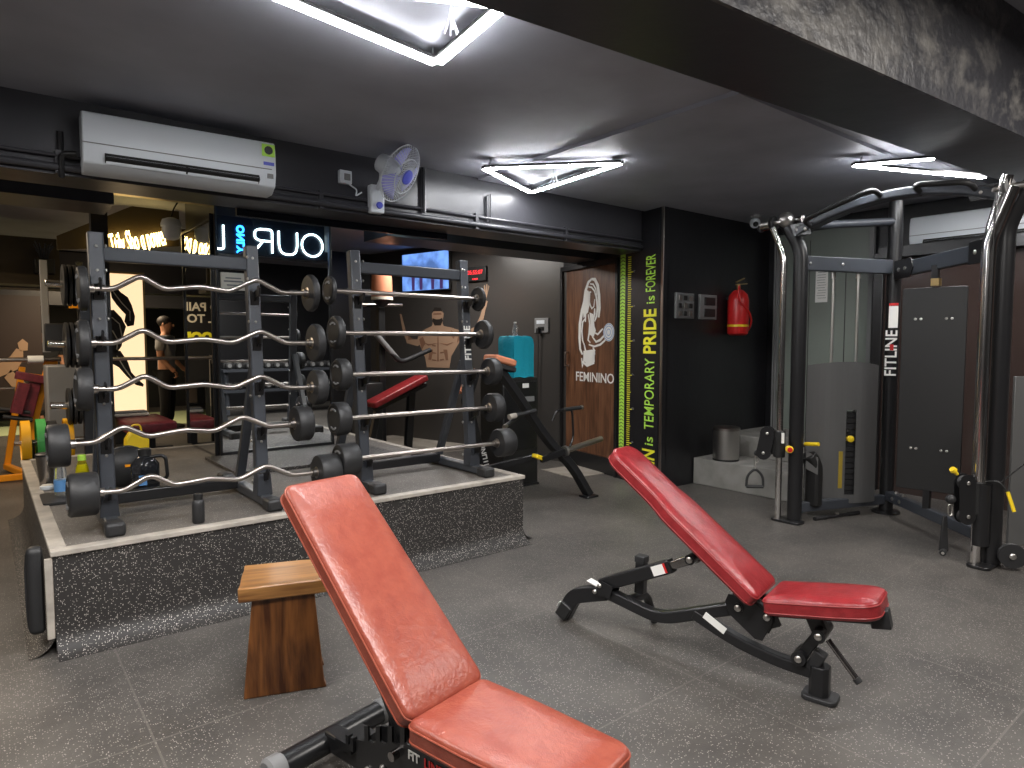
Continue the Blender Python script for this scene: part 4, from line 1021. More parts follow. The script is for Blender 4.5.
def ring(r0, r1, n=32, sx=1):
    vs = []; o_ = P0-DN*.0145
    for i in range(n):
        a = 2*pi*i/n
        for r in (r0, r1): vs.append(o_+DU*(cx_+r*cos(a)*sx)+Z*(cz_+r*sin(a)))
    return MB().add(vs, [(2*i, 2*i+1, (2*i+3) % (2*n), (2*i+2) % (2*n)) for i in range(n)])
join(ring(.0, .11), ring(.0, .0001)).build('dumbbell_disc', 'whitepaint', graphic, world=True)
m = MB()
for r in (.035, .07, .095):
    q = ring(r, r+.008); q.v = [p+DN*.002 for p in q.v]; m.add(q.v, q.f)
m.build('disc_rings', 'bluelab', graphic, world=True)
text_mesh('feminino_lettering', 'FEMININO', .17, 'whitepaint', dwp(1.262, 1.165, -.016), -DU, Z, graphic, .003, bold=.001, fit=.80)
t = thing('paper_notice', 'small cream paper notice taped on the mirror of the column behind the left rack', 'notice', (1.84, 6.43, 2.17))
MB().box((0, 0, 0), (.22, .003, .16)).build('sheet', 'cream', t)
MB().box((0, -.003, .03), (.14, .001, .012)).build('printed_line', 'grey', t); MB().box((0, -.003, -.0), (.17, .001, .014)).build('printed_line', 'grey', t); MB().box((0, -.003, -.035), (.12, .001, .012)).build('printed_line', 'grey', t)
# measuring-tape banner
bn = thing('slogan_banner', 'tall black banner with lime measuring tape and yellow slogan beside the wooden door', 'banner', tuple(dwp(.38, 0.02, .004)))
join(dwbox(.04, .74, .02, 2.63, .001, .004)).build('backing', 'wall', bn, world=True)
m = dwbox(.635, .725, .02, 2.62, .004, .006); m.build('tape_band', 'gprint', bn, world=True)
m = MB()
for i in range(64):
    z = .05+i*.04; o_ = P0+DN*.0068
    m.add([o_+DU*s+Z*(z+dz) for s, dz in ((.722, 0), (.68, .018), (.638, 0), (.638, .008), (.68, .026), (.722, .008))], [(0, 1, 4, 5), (1, 2, 3, 4)])
m.build('tape_chevrons', 'wall', bn, world=True)
m = MB()
for i in range(104):
    z = .05+i*.0245; L_ = .10 if i % 16 == 0 else (.075 if i % 8 == 0 else .06)
    q = dwbox(.585-L_*.9, .585, z, z+.010, .004, .006); m.add(q.v, q.f)
m.build('tape_ticks', 'yprint', bn, world=True)
for i in range(6):
    text_mesh('tape_number', str(9-i), .06, 'grey', dwp(.475, .46+i*.39, .005), Z, DU, bn, .002)
for s, z0, z1, size, mt, bo in (('FOREVER', 2.16, 2.56, .225, 'gprint', .001), ('is', 2.03, 2.115, .2, 'gprint', .001), ('PRIDE', 1.48, 1.97, .29, 'yprint', .007), ('TEMPORARY', .64, 1.43, .225, 'gprint', .001), ('is', .465, .56, .2, 'gprint', .001), ('PAIN', .07, .42, .29, 'yprint', .007)):
    text_mesh('slogan_lettering', s, size, mt, dwp(.185, (z0+z1)/2, .006), Z, DU, bn, .002, bold=bo, fit=z1-z0)

# ================================================================== CLOCK, TELEVISION, MURAL, SOCKET ON THE SLANTED WALL
ck = thing('digital_clock', 'small black digital wall clock with glowing red digits', 'clock', tuple(twp(1.50, 2.50)))
twbox(1.30, 1.70, 2.50, 2.71, .0, .05).build('case', 'plastic', ck, world=True, bevel=.006)
text_mesh('clock_digits', '05:55:07', .085, 'redled', twp(1.50, 2.625, .052), -TU, Z, ck, .003)
text_mesh('clock_date', '11 02 24', .03, 'redled', twp(1.50, 2.53, .052), -TU, Z, ck, .003, bold=.001)
tv = thing('television', 'flat television on the grey wall showing a blue outdoor picture', 'television', tuple(twp(2.47, 2.4)))
twbox(1.96, 2.98, 2.40, 3.00, .06, .10).build('bezel', 'plastic', tv, world=True, bevel=.004)
twbox(1.975, 2.965, 2.415, 2.985, .10, .103).build('screen', 'screen', tv, world=True)
m = MB()
for s_ in (2.12, 2.3, 2.55, 2.72):
    m.prism([(s_-.03, 2.42), (s_+.03, 2.42), (s_+.035, 2.62), (s_+.02, 2.72), (s_-.02, 2.72), (s_-.035, 2.62)], T0+TN*.1045, TU, Z, .001)
m.build('picture_figures', emis('screen_shadow', (.1, .05, .2), .4), tv, world=True)
twbox(2.4, 2.6, 2.6, 2.8, .0, .06).build('wall_mount', 'black', tv, world=True)
mu = thing('bodybuilder_mural', 'painted mural of a bare-chested bodybuilder with both arms raised on the grey wall', 'mural', tuple(twp(2.3, 1.3)))
def tpoly(poly, mt, name, off): return MB().prism(poly, T0+TN*off, TU, Z, .002).build(name, mt, mu, world=True)
tpoly([(2.54, 1.22), (2.06, 1.22), (2.02, 1.4), (1.88, 1.58), (1.78, 1.70), (1.84, 1.79), (2.0, 1.83), (2.17, 1.86), (2.22, 1.92), (2.38, 1.92), (2.43, 1.86), (2.56, 1.82), (2.70, 1.76), (2.74, 1.66), (2.66, 1.52), (2.57, 1.36)], 'mskin', 'torso', .002)
tpoly([(1.80, 1.82), (1.66, 1.80), (1.54, 1.84), (1.44, 2.0), (1.37, 2.18), (1.34, 2.22), (1.30, 2.2), (1.36, 2.02), (1.42, 1.82), (1.52, 1.70), (1.68, 1.62), (1.84, 1.64)], 'mskin', 'raised_arm', .003)
tpoly([(1.345, 2.18), (1.27, 2.42), (1.285, 2.43), (1.31, 2.32), (1.305, 2.45), (1.325, 2.45), (1.34, 2.32), (1.35, 2.44), (1.37, 2.43), (1.37, 2.3), (1.385, 2.2)], 'mskin', 'open_hand', .003)
tpoly([(2.62, 1.78), (2.72, 1.66), (2.92, 1.66), (3.0, 1.78), (3.10, 2.06), (3.14, 2.07), (3.08, 1.82), (2.98, 1.60), (2.74, 1.55), (2.6, 1.62)], 'mskin', 'raised_arm', .003)
tpoly([(2.40, 1.86), (2.2, 1.86), (2.19, 1.95), (2.17, 2.05), (2.22, 2.12), (2.36, 2.13), (2.42, 2.05), (2.41, 1.95)], 'mskin', 'face', .004)
tpoly([(2.18, 2.06), (2.23, 2.14), (2.36, 2.15), (2.42, 2.06), (2.38, 2.09), (2.22, 2.09)], 'mdark', 'hair', .006)
tpoly([(2.36, 1.87), (2.23, 1.87), (2.19, 1.94), (2.20, 1.985), (2.26, 1.965), (2.33, 1.965), (2.40, 1.985), (2.41, 1.94)], 'mdark', 'beard', .006)
tpoly([(2.39, 2.035), (2.21, 2.035), (2.22, 2.06), (2.38, 2.06)], 'mshade', 'brow_shadow', .006)
m = MB()
for q in ([(2.28, 1.80), (2.30, 1.80), (2.31, 1.32), (2.28, 1.32)], [(2.30, 1.60), (2.5, 1.56), (2.62, 1.62), (2.5, 1.585)], [(2.27, 1.60), (2.1, 1.56), (1.95, 1.62), (2.1, 1.585)], [(2.4, 1.5), (2.48, 1.5), (2.5, 1.34), (2.44, 1.34)], [(2.18, 1.5), (2.1, 1.5), (2.08, 1.34), (2.13, 1.34)], [(1.86, 1.78), (1.80, 1.70), (1.9, 1.6), (1.88, 1.7)], [(2.62, 1.70), (2.56, 1.60), (2.64, 1.50), (2.70, 1.66)], [(2.42, 1.58), (2.34, 1.565), (2.34, 1.545), (2.42, 1.555)], [(2.42, 1.46), (2.33, 1.45), (2.33, 1.435), (2.42, 1.44)], [(2.25, 1.46), (2.17, 1.47), (2.17, 1.45), (2.25, 1.44)], [(2.42, 1.35), (2.33, 1.34), (2.33, 1.325), (2.42, 1.33)], [(2.25, 1.35), (2.17, 1.36), (2.17, 1.34), (2.25, 1.33)], [(2.02, 1.80), (1.93, 1.74), (1.96, 1.66), (2.03, 1.72)], [(1.68, 1.78), (1.58, 1.74), (1.66, 1.70)], [(2.94, 1.72), (2.84, 1.66), (2.95, 1.65)]):
    m.prism(q, T0+TN*.0062, TU, Z, .001)
m.build('muscle_shading', 'mshade', mu, world=True)
so_ = thing('wall_socket', 'grey wall socket plate on the grey wall beside the wooden door', 'socket', tuple(twp(.63, 1.84)))
twbox(.23, .46, 1.74, 1.94, .0, .02).build('face_plate', 'grey', so_, world=True, bevel=.006)
twbox(.29, .42, 1.86, 1.91, .02, .028).build('switch', 'white', so_, world=True); twbox(.30, .40, 1.77, 1.82, .02, .026).build('socket_holes', 'black', so_, world=True)
twbox(.36, .40, 1.74, 1.80, .02, .07).build('plug', 'plastic', so_, world=True)
MB().tube(fillet([twp(.38, 1.76, .05), twp(.38, 1.60, .04), twp(.40, .6, .03), twp(.55, .1, .05)], .1), .006, 6).build('cable', 'plastic', so_, world=True)

# ================================================================== BLACK WALL ITEMS
for x0, lab, n_ in ((5.90, 'grey nine-switch board, left of two on the black wall beside the fire extinguisher', 9), (6.33, 'grey switch board with two sockets, next to the red fire extinguisher', 4)):
    t = thing('switch_board', lab, 'switch board', (x0+.165, 4.54, 2.01), 0, 'switch boards on the black wall')
    MB().box((0, -.012, 0), (.32, .03, .28)).build('face_plate', 'grey', t, bevel=.006)
    if n_ == 9:
        for i in range(3):
            for j in range(3): MB().box((-.095+i*.095, -.03, -.085+j*.085), (.05, .012, .05)).build('switch', 'plastic' if (i+j) % 2 else 'steel', t, bevel=.003)
    else:
        for j in (-1, 1): MB().box((0.02, -.03, j*.065), (.2, .012, .09)).build('socket_unit', 'plastic', t, bevel=.003)
ex = thing('fire_extinguisher', 'red fire extinguisher with yellow band hung on the black wall', 'fire extinguisher', (6.93, 4.41, 1.69))
MB().lathe([(.09, 0), (.115, .02), (.12, .05), (.12, .40), (.105, .47), (.06, .52), (.04, .53)], (0, 0, 0), (0, 0, 1), 28).build('cylinder_body', 'redp', ex)
MB().lathe([(.122, .10), (.122, .125)], (0, 0, 0), (0, 0, 1), 28).build('yellow_band', 'yellow', ex)
MB().cyl((0, 0, .52), (0, 0, .60), .022).build('valve', 'gold', ex)
MB().box((.06, 0, .60), (.22, .02, .012), Matrix.Rotation(radians(-6), 3, 'Y')).box((.03, 0, .645), (.17, .02, .012), Matrix.Rotation(radians(-18), 3, 'Y')).build('lever', 'gold', ex)
MB().tube(fillet([(-.02, -.02, .57), (-.12, -.08, .55), (-.13, -.09, .38), (.03, -.125, .28), (.13, -.10, .16), (.12, -.06, .06)], .09, 6), .013, 10).build('hose', 'redp', ex)
MB().box((0, .11, .44), (.1, .05, .04)).build('wall_hook', 'black', ex)
cc = thing('security_camera', 'small white and grey dome security camera in the ceiling corner above the extinguisher', 'camera', (6.9, 4.2, 2.98))
MB().lathe([(.06, 0), (.065, -.03), (.05, -.06)], (0, 0, .09), (0, 0, 1), 20).build('mount', 'grey', cc)
MB().ellipsoid((0, 0, -.02), (.06, .06, .06)).build('dome', 'white', cc); MB().ellipsoid((-.035, -.03, -.04), (.03, .03, .03)).build('lens', 'plastic', cc)
bn2 = thing('waste_bin', 'brushed steel lidded waste bin standing on the grey concrete step', 'bin', (6.42, 4.2, .302))
MB().lathe([(.135, 0), (.14, .01), (.14, .33), (.143, .335)], (0, 0, 0), (0, 0, 1), 32).build('drum', 'brushed', bn2)
MB().lathe([(.146, .335), (.146, .36), (.13, .372), (.02, .378)], (0, 0, 0), (0, 0, 1), 32).build('lid', 'steel', bn2)
MB().lathe([(.142, 0), (.142, .018)], (0, 0, 0), (0, 0, 1), 32).build('base_ring', 'plastic', bn2)
np_ = thing('paper_notice', 'white paper notice taped to the grey-green door behind the cable machine', 'notice', (7.74, 3.83, 2.28))
MB().box((-.001, 0, 0), (.003, .145, .40)).build('sheet', 'whitepaint', np_)
m = MB()
for i in range(11): m.box((-.003, random.uniform(-.01, .01), .15-i*.03), (.001, .10, .005))
m.build('printed_lines', 'grey', np_)

# ================================================================== LEVER ROW MACHINE
lv = thing('plate_loaded_row_machine', 'black plate-loaded rowing machine with curved front leg and bare steel sleeve', 'gym machine', (4.3, 5.1, 0))
def Lb(name, mb, mt, **k): return mb.build(name, mt, lv, world=True, **k)
Lb('curved_leg', MB().bar(fillet([(4.87, 4.80, .02), (4.72, 4.88, .32), (4.44, 4.98, .62), (4.1, 5.05, 1.10), (3.86, 5.08, 1.40)], .2, 6), .075, .10, V((0, 1, 0))), 'black', bevel=.004)
Lb('foot_plate', MB().box((4.87, 4.80, .012), (.16, .13, .022)), 'black', bevel=.004)
Lb('weight_sleeve', MB().cyl((4.60, 4.88, .50), (5.18, 4.92, .57), .03, c=.004), 'steel', label='bare steel plate sleeve')
Lb('sleeve_arm', MB().bar([(4.30, 4.9, .44), (4.62, 4.88, .50)], .05, .06), 'black')
Lb('sleeve_collar', MB().cyl((4.59, 4.88, .497), (4.62, 4.88, .50), .055), 'brushed')
Lb('handle_frame', MB().tube(fillet([(4.66, 4.88, .52), (4.74, 4.9, .62), (4.72, 4.9, .92), (4.50, 4.9, .92), (4.44, 4.9, .82)], .06), .011, 10), 'black')
Lb('grip', MB().cyl((4.58, 4.9, .92), (4.84, 4.9, .93), .021), 'rubber'); Lb('grip_end', MB().cyl((4.84, 4.9, .93), (4.865, 4.9, .932), .023), 'steel')
Lb('grip', MB().cyl((3.92, 4.9, .90), (4.22, 4.9, .935), .022), 'rubber'); Lb('grip_end', MB().cyl((3.89, 4.9, .896), (3.97, 4.9, .905), .027), 'trim')
Lb('grip', MB().cyl((3.82, 4.86, .82), (4.12, 5.0, .90), .02), 'rubber'); Lb('grip_end', MB().cyl((3.79, 4.85, .812), (3.83, 4.865, .822), .022), 'steel')
Lb('yellow_stop', MB().box((4.27, 4.92, .47), (.1, .07, .04), Matrix.Rotation(radians(22), 3, 'Y')), 'yellow', bevel=.006)
Lb('base_beam', MB().bar([(4.35, 5.0, .46), (3.7, 5.35, .30), (3.55, 5.6, .10)], .06, .06), 'black')
Lb('rear_post', MB().bar([(4.05, 5.42, .02), (3.62, 5.22, 1.05), (3.70, 5.18, 1.35)], .09, .07, V((0, 1, 0))), 'black', bevel=.004)
Lb('chest_pad', MB().box((3.92, 5.08, 1.43), (.26, .22, .07), Matrix.Rotation(radians(14), 3, 'Y')), 'terracotta', bevel=.02)
Lb('pad_board', MB().box((3.95, 5.07, 1.36), (.2, .18, .05), Matrix.Rotation(radians(14), 3, 'Y')), 'rubber', bevel=.01)
Lb('side_pad', MB().bar([(3.60, 5.3, 1.12), (3.76, 5.3, 1.34)], .05, .10, V((0, 1, 0))), 'terracotta', bevel=.01)
text_mesh('brand_lettering', 'FITLINE', .085, 'whitepaint', V((3.885, 5.29, .46)), V((-.37, -.17, .9)), V((-.85, 0, -.35)).cross(V((0, 0, 0))) if False else V((-.78, .5, -.226)), lv, .003, bold=.002)
# cabinet with teal covered box
cb = thing('black_equipment_cabinet', 'low black cabinet with small white labels standing by the grey wall', 'cabinet', (4.62, 5.82, 0))
MB().box((0, 0, .62), (.50, .42, 1.20)).build('body', 'plastic', cb, bevel=.01)
MB().box((0.0, -.213, .80), (.44, .012, .75)).build('door', 'black', cb, bevel=.004)
MB().box((.06, -.222, 1.13), (.09, .004, .05)).build('label', 'whitepaint', cb); MB().box((.12, -.222, .98), (.13, .004, .055)).build('label', 'grey', cb)
MB().box((0, 0, .012), (.52, .44, .024)).build('plinth', 'rubber', cb)
tb = thing('teal_covered_box', 'square box under a teal fabric cover on top of the black cabinet', 'covered box', (4.67, 5.76, 1.222))
mm_ = MB(); rings_ = []
for i, (z, gsz) in enumerate(((0, .155), (.04, .15), (.2, .146), (.36, .148), (.42, .144), (.45, .13), (.455, .09))):
    ring_ = []
    for j in range(40):
        a = 2*pi*j/40; sx_ = max(abs(cos(a)), abs(sin(a))); k = gsz/sx_**.9*(1+.02*sin(j*2.3+i)+.012*sin(j*5))
        ring_.append(V((cos(a)*k, sin(a)*k, z+.006*sin(j))))
    rings_.append(ring_)
mm_.add([p for r in rings_ for p in r], [(i*40+j, i*40+(j+1) % 40, (i+1)*40+(j+1) % 40, (i+1)*40+j) for i in range(6) for j in range(40)]+[tuple(240+j for j in range(40)), tuple(range(39, -1, -1))])
mm_.build('fabric_cover', 'teal', tb)
wb = thing('small_water_bottle', 'small clear bottle standing on the teal fabric cover', 'bottle', (4.66, 5.76, 1.682))
MB().lathe([(.026, 0), (.03, .01), (.03, .09), (.014, .125), (.014, .14)], (0, 0, 0), (0, 0, 1), 18).build('body', 'clear', wb); MB().cyl((0, 0, .14), (0, 0, .155), .016).build('cap', 'whitepaint', wb)
fm = tag(MB().box((5.72, 5.86, .006), (.62, .62, .008), Matrix.Rotation(radians(-4), 3, 'Z')).build('door_mat', 'tan'), 'pale tan mat lying on the floor in front of the wooden door', 'mat')

# ================================================================== THINGS ON THE PLATFORM
H0 = pz+.003
def bottle(name, label, cat, loc, prof, mt, capm, capr, cap0, cap1, extra=None):
    t = thing(name, label, cat, loc); MB().lathe(prof, (0, 0, 0), (0, 0, 1), 24).build('body', mt, t)
    MB().lathe([(capr, cap0), (capr, cap1-.004), (capr-.004, cap1)], (0, 0, 0), (0, 0, 1), 20).build('cap', capm, t); return t
t = bottle('shaker_bottle', 'slim matt black shaker bottle standing near the platform front edge', 'bottle', (.965, 4.19, H0), [(.03, 0), (.034, .006), (.035, .11), (.03, .135), (.024, .14)], 'rubber', 'plastic', .026, .14, .175)
t = bottle('drink_jug', 'large dark smoky sports jug with handle on the platform behind the left rack', 'jug', (.86, 5.2, H0), [(.085, 0), (.09, .01), (.09, .08), (.082, .11), (.09, .14), (.09, .22), (.05, .27), (.04, .28)], 'smoke', 'plastic', .042, .28, .33)
MB().tube(fillet([(.03, -.03, .27), (.12, -.06, .28), (.13, -.06, .12), (.085, -.04, .1)], .05), .012, 10).build('handle', 'plastic', t)
MB().box((-.03, -.091, .12), (.05, .004, .07)).build('label', 'bluelab', t); MB().lathe([(.088, .002), (.088, .10)], (0, 0, 0), (0, 0, 1), 24).build('dark_drink', 'plastic', t)
t = bottle('water_bottle', 'clear plastic water bottle with blue label on the platform at far left', 'bottle', (.385, 5.45, H0), [(.036, 0), (.04, .01), (.038, .07), (.04, .13), (.034, .2), (.014, .25), (.014, .27)], 'clear', 'whitepaint', .017, .262, .285)
MB().lathe([(.041, .05), (.041, .13)], (0, 0, 0), (0, 0, 1), 24).build('label', 'bluelab', t)
t = bottle('juice_bottle', 'yellow drink bottle with pale green cap beside the clear water bottle', 'bottle', (.54, 5.75, H0), [(.04, 0), (.046, .01), (.046, .1), (.04, .15), (.024, .2), (.022, .21)], 'juice', 'gprint', .027, .205, .245)
MB().lathe([(.047, .03), (.047, .09)], (0, 0, 0), (0, 0, 1), 24).build('label', 'yprint', t); MB().lathe([(.038, .005), (.042, .12), (.022, .17)], (0, 0, 0), (0, 0, 1), 20).build('drink', 'yprint', t)
t = thing('steel_tumbler', 'dark grey tumbler cup at the left edge of the platform', 'cup', (.345, 6.0, H0))
MB().lathe([(.05, 0), (.053, .01), (.07, .22), (.072, .225)], (0, 0, 0), (0, 0, 1), 24).build('cup_body', 'darkchrome', t); MB().lathe([(.074, .225), (.074, .24), (.06, .248)], (0, 0, 0), (0, 0, 1), 24).build('lid', 'plastic', t)
t = thing('black_tray', 'flat black tray with things on it at the left of the platform', 'tray', (.37, 5.42, H0)); MB().prism(rrect(-.1, -.19, .1, .19, .03), (0, 0, .006), (1, 0, 0), (0, 1, 0), .012).build('base', 'plastic', t, bevel=.003)
MB().prism(rrect(-.1, -.19, .1, .19, .03), (0, 0, .014), (1, 0, 0), (0, 1, 0), .006).build('rim', 'rubber', t)
t = thing('round_white_lid', 'small round white lid lying beside the black tray', 'lid', (.33, 5.85, H0)); MB().lathe([(.04, 0), (.045, .006), (.045, .024), (.035, .03)], (0, 0, 0), (0, 0, 1), 20).build('disc', 'white', t)
MB().lathe([(.037, .0301), (.034, .034)], (0, 0, 0), (0, 0, 1), 20).build('rim', 'cream', t)
t = thing('black_round_bag', 'round black gym bag with orange tag lying behind the left rack', 'bag', (.80, 5.62, H0))
MB().ellipsoid((0, 0, .15), (.17, .12, .155), 24).build('bag_body', 'rubber', t); MB().box((.01, -.118, .17), (.06, .012, .018)).build('orange_tag', 'orangem', t)
m = MB(); m.add(*(lambda q: (q.v, q.f))(loop_tube([(.165*cos(2*pi*i/24), -.03, .15+.15*sin(2*pi*i/24)) for i in range(24)], .006))); m.build('piping', 'plastic', t)
t = thing('yellow_gym_bag', 'bright yellow cloth bag standing at the back of the platform', 'bag', (1.08, 6.95, H0))
MB().prism([(-.10, 0), (.10, 0), (.105, .16), (.07, .24), (-.05, .25), (-.09, .18)], (0, 0, 0), (1, 0, 0), (0, 0, 1), .12).build('bag_body', 'yellow', t, bevel=.02)
MB().tube(fillet([(-.04, 0, .24), (-.03, 0, .31), (.04, 0, .31), (.05, 0, .24)], .04), .008, 8).build('handle', 'yellow', t)

# ================================================================== BACK AREA, LEFT
# plate storage horns
ps = thing('plate_storage_post', 'dark steel post with three chrome horns holding black weight plates behind the left rack', 'plate rack', (.66, 6.9, H0+0*.0))
ps.location.z = 0; 
MW[ps.name] = Matrix.Translation(V((.80, 7.75, 0))); ps.location = (.80, 7.75, 0)
MB().bar([(0, 0, .02), (0, 0, 2.3)], .09, .09, V((0, 1, 0))).build('upright', 'rackblack', ps, bevel=.005)
MB().box((0, -.06, .03), (.3, .28, .05)).build('base', 'rackblack', ps, bevel=.01)
PLT = []
for z, r in ((2.16, .20), (1.58, .22), (.98, .18)):
    MB().cyl((-.05, 0, z), (-.31, -.0, z+.015), .034, c=.003).build('plate_horn', 'chrome', ps)
    for i in range(3):
        p = thing('weight_plate', 'black rubber weight plates on the %s chrome horn behind the left rack' % {2.16: 'highest', 1.58: 'middle', .98: 'lowest'}[z], 'weight plate', (.80-.075-i*.042, 7.75, z), 0, 'black plates on the %s horn' % {2.16: 'highest', 1.58: 'middle', .98: 'lowest'}[z])
        MB().lathe([(.04, -.008), (r*.5, -.008), (r*.55, -.014), (r*.9, -.017), (r, -.012), (r, .012), (r*.9, .017), (r*.55, .014), (r*.5, .008), (.04, .008)], (0, 0, 0), (1, 0, 0), 32).build('disc', 'rubber', p)
# bumper plates
for i, (x, mt, cn, r) in enumerate(((.29, 'yplate', 'yellow', .215), (.41, 'gplate', 'green', .225), (.50, 'rubber', 'black', .2), (.63, 'yplate', 'yellow', .215))):
    t = thing('bumper_plate', ['yellow bumper plate at the left end of the low barbell behind the platform', 'green bumper plate next to the left yellow plate', 'black bumper plate between the green and right yellow plates', 'yellow bumper plate on the right side of the green one'][i], 'weight plate', (x, 7.85, .64), 0)
    MB().lathe([(.045, -.03), (r*.6, -.03), (r*.65, -.022), (r*.88, -.022), (r*.92, -.04), (r, -.036), (r, .036), (r*.92, .04), (r*.88, .022), (r*.65, .022), (r*.6, .03), (.045, .03)], (0, 0, 0), (1, 0, 0), 36).build('disc', mt, t)
    MB().lathe([(.03, -.034), (.046, -.034), (.046, .034), (.03, .034)], (0, 0, 0), (1, 0, 0), 24).build('hub', 'brushed', t)
t = thing('low_barbell', 'steel barbell on black stands carrying yellow and green plates behind the platform', 'barbell', (.9, 7.85, .64))
MB().cyl((-.70, 0, 0), (.1, 0, 0), .025, c=.003).build('bar_shaft', 'steel', t)
for x in (-.34, -.565): MB().bar([(x, 0, -.025), (x, 0, -.62)], .05, .05, V((0, 1, 0))).build('stand', 'rackblack', t)
# yellow framed incline bench press
ib = thing('incline_bench_press', 'orange-yellow framed incline bench press with maroon pads in the far left room', 'gym machine', (.45, 9.6, 0))
def Ib(name, mb, mt, **k): return mb.build(name, mt, ib, world=True, **k)
Ib('front_upright', MB().bar([(.38, 9.5, .02), (.43, 9.5, .63), (.60, 9.5, 1.36)], .07, .08, V((0, 1, 0))), 'orangem', bevel=.005)
Ib('bar_catch', MB().box((.62, 9.5, 1.36), (.14, .10, .14)), 'orangem', bevel=.01)
Ib('rear_upright', MB().bar([(.18, 10.4, .02), (.38, 10.3, 1.30)], .07, .08, V((0, 1, 0))), 'orangem', bevel=.005)
Ib('cross_rail', MB().bar([(.30, 9.55, 1.24), (.66, 9.55, 1.16)], .05, .07), 'orangem')
Ib('head_pad', MB().bar([(.28, 9.42, 1.24), (.70, 9.42, 1.13)], .12, .09), 'maroon', bevel=.02)
Ib('back_pad', MB().bar([(.36, 9.40, 1.14), (.27, 9.40, .80)], .12, .10, V((0, 1, 0))), 'maroon', bevel=.02)
Ib('back_pad', MB().bar([(.46, 9.44, 1.14), (.37, 9.44, .76)], .12, .10, V((0, 1, 0))), 'maroon', bevel=.02)
Ib('foot_handle', MB().cyl((.12, 9.4, .86), (.40, 9.4, .80), .025), 'rubber'); Ib('foot_handle', MB().cyl((.15, 9.4, .77), (.42, 9.4, .71), .025), 'rubber')
Ib('base_rail', MB().bar([(.38, 9.5, .05), (.18, 10.4, .05)], .07, .07), 'orangem'); Ib('base_rail', MB().bar([(.0, 9.5, .05), (.8, 9.5, .05)], .07, .07), 'orangem')
t = thing('olympic_barbell', 'long steel barbell racked across the orange-yellow bench frame at far left', 'barbell', (.1, 9.42, 1.41))
MB().cyl((-1.1, 0, 0), (.62, 0, 0), .026).build('bar_shaft', 'steel', t); MB().cyl((.30, 0, 0), (.45, 0, 0), .045).build('collar', 'whitepaint', t)
t = thing('olympic_barbell', 'thin dark barbell low at the left edge behind the orange-yellow bench', 'barbell', (-.35, 10.6, 1.02))
MB().cyl((-.8, 0, 0), (.72, 0, 0), .018).build('bar_shaft', 'steel', t); MB().lathe([(.05, -.04), (.17, -.035), (.17, .035), (.05, .04)], (.35, 0, 0), (1, 0, 0), 28).build('end_plate', 'rubber', t)
# maroon flat bench
fb_ = thing('flat_bench', 'flat bench with maroon pad behind the platform at left', 'weight bench', (1.45, 8.75, 0))
xform(pad(rrect(-.25, -.55, .25, .55, .05), .11, .01), Matrix.Translation((0, 0, .60))).build('pad', 'maroon', fb_)
for y in (-.4, .4): MB().bar([(0, y, .02), (0, y, .60)], .08, .08, V((0, 1, 0))).build('leg', 'black', fb_)
MB().bar([(-.28, -.4, .40), (.22, -.4, .40)], .05, .05).build('foot_roller', 'rubber', fb_); MB().bar([(0, -.5, .06), (0, .5, .06)], .09, .06).build('base_rail', 'black', fb_)
t = thing('folded_towel', 'pale folded towel lying on the far end of the maroon flat bench', 'towel', (1.36, 9.1, .72))
MB().prism(rrect(-.2, -.1, .2, .1, .03), (0, 0, .02), (1, 0, 0), (0, 1, 0), .035).build('fold', 'cream', t, bevel=.01); MB().prism(rrect(-.19, -.09, .18, .1, .03), (0, 0, .05), (1, 0, 0), (0, 1, 0), .02).build('fold', 'grey', t, bevel=.008)
t = thing('racked_barbell', 'bare steel barbell racked behind the left rack above the maroon bench', 'barbell', (1.65, 8.72, 1.42)); MB().cyl((-.52, 0, 0), (.55, 0, 0), .02).build('bar_shaft', 'steel', t)
for x in (-.55, .58): MB().cyl((x-.04, 0, 0), (x+.04, 0, 0), .03).build('bar_end', 'steel', t)
fs = thing('bench_rack_stand', 'black stand holding the racked barbell over the maroon bench', 'stand', (1.65, 8.85, 0))
for x in (-.56, .46): MB().bar([(x, 0, .02), (x, 0, 1.45)], .06, .06, V((0, 1, 0))).build('upright', 'black', fs); MB().bar([(x, -.16, 1.38), (x, 0, 1.36)], .04, .05).build('bar_hook', 'black', fs); MB().box((x, 0, .03), (.08, .6, .05)).build('foot', 'black', fs)
# dark machine with steps and monitor
dm = thing('cable_tower', 'dark grey weight machine with yellow details behind the left rack', 'gym machine', (.70, 8.85, 0))
MB().box((.0, 0, .68), (.36, .4, 1.36)).build('weight_housing', 'grey', dm, bevel=.02); MB().box((-.06, -.22, 1.66), (.24, .05, .3)).build('monitor', 'plastic', dm, bevel=.01)
MB().bar([(-.15, 0, 1.5), (-.15, 0, 2.5)], .07, .07, V((0, 1, 0))).build('mast', 'grey', dm); MB().bar([(.18, 0, 1.5), (.18, 0, 2.5)], .07, .07, V((0, 1, 0))).build('mast', 'black', dm)
for z in (1.7, 2.0, 2.25): MB().box((.16, -.12, z), (.2, .1, .035)).build('yellow_bracket', 'orangem', dm)
MB().box((.0, -.3, .2), (.45, .3, .36)).build('step', 'grey', dm, bevel=.02)
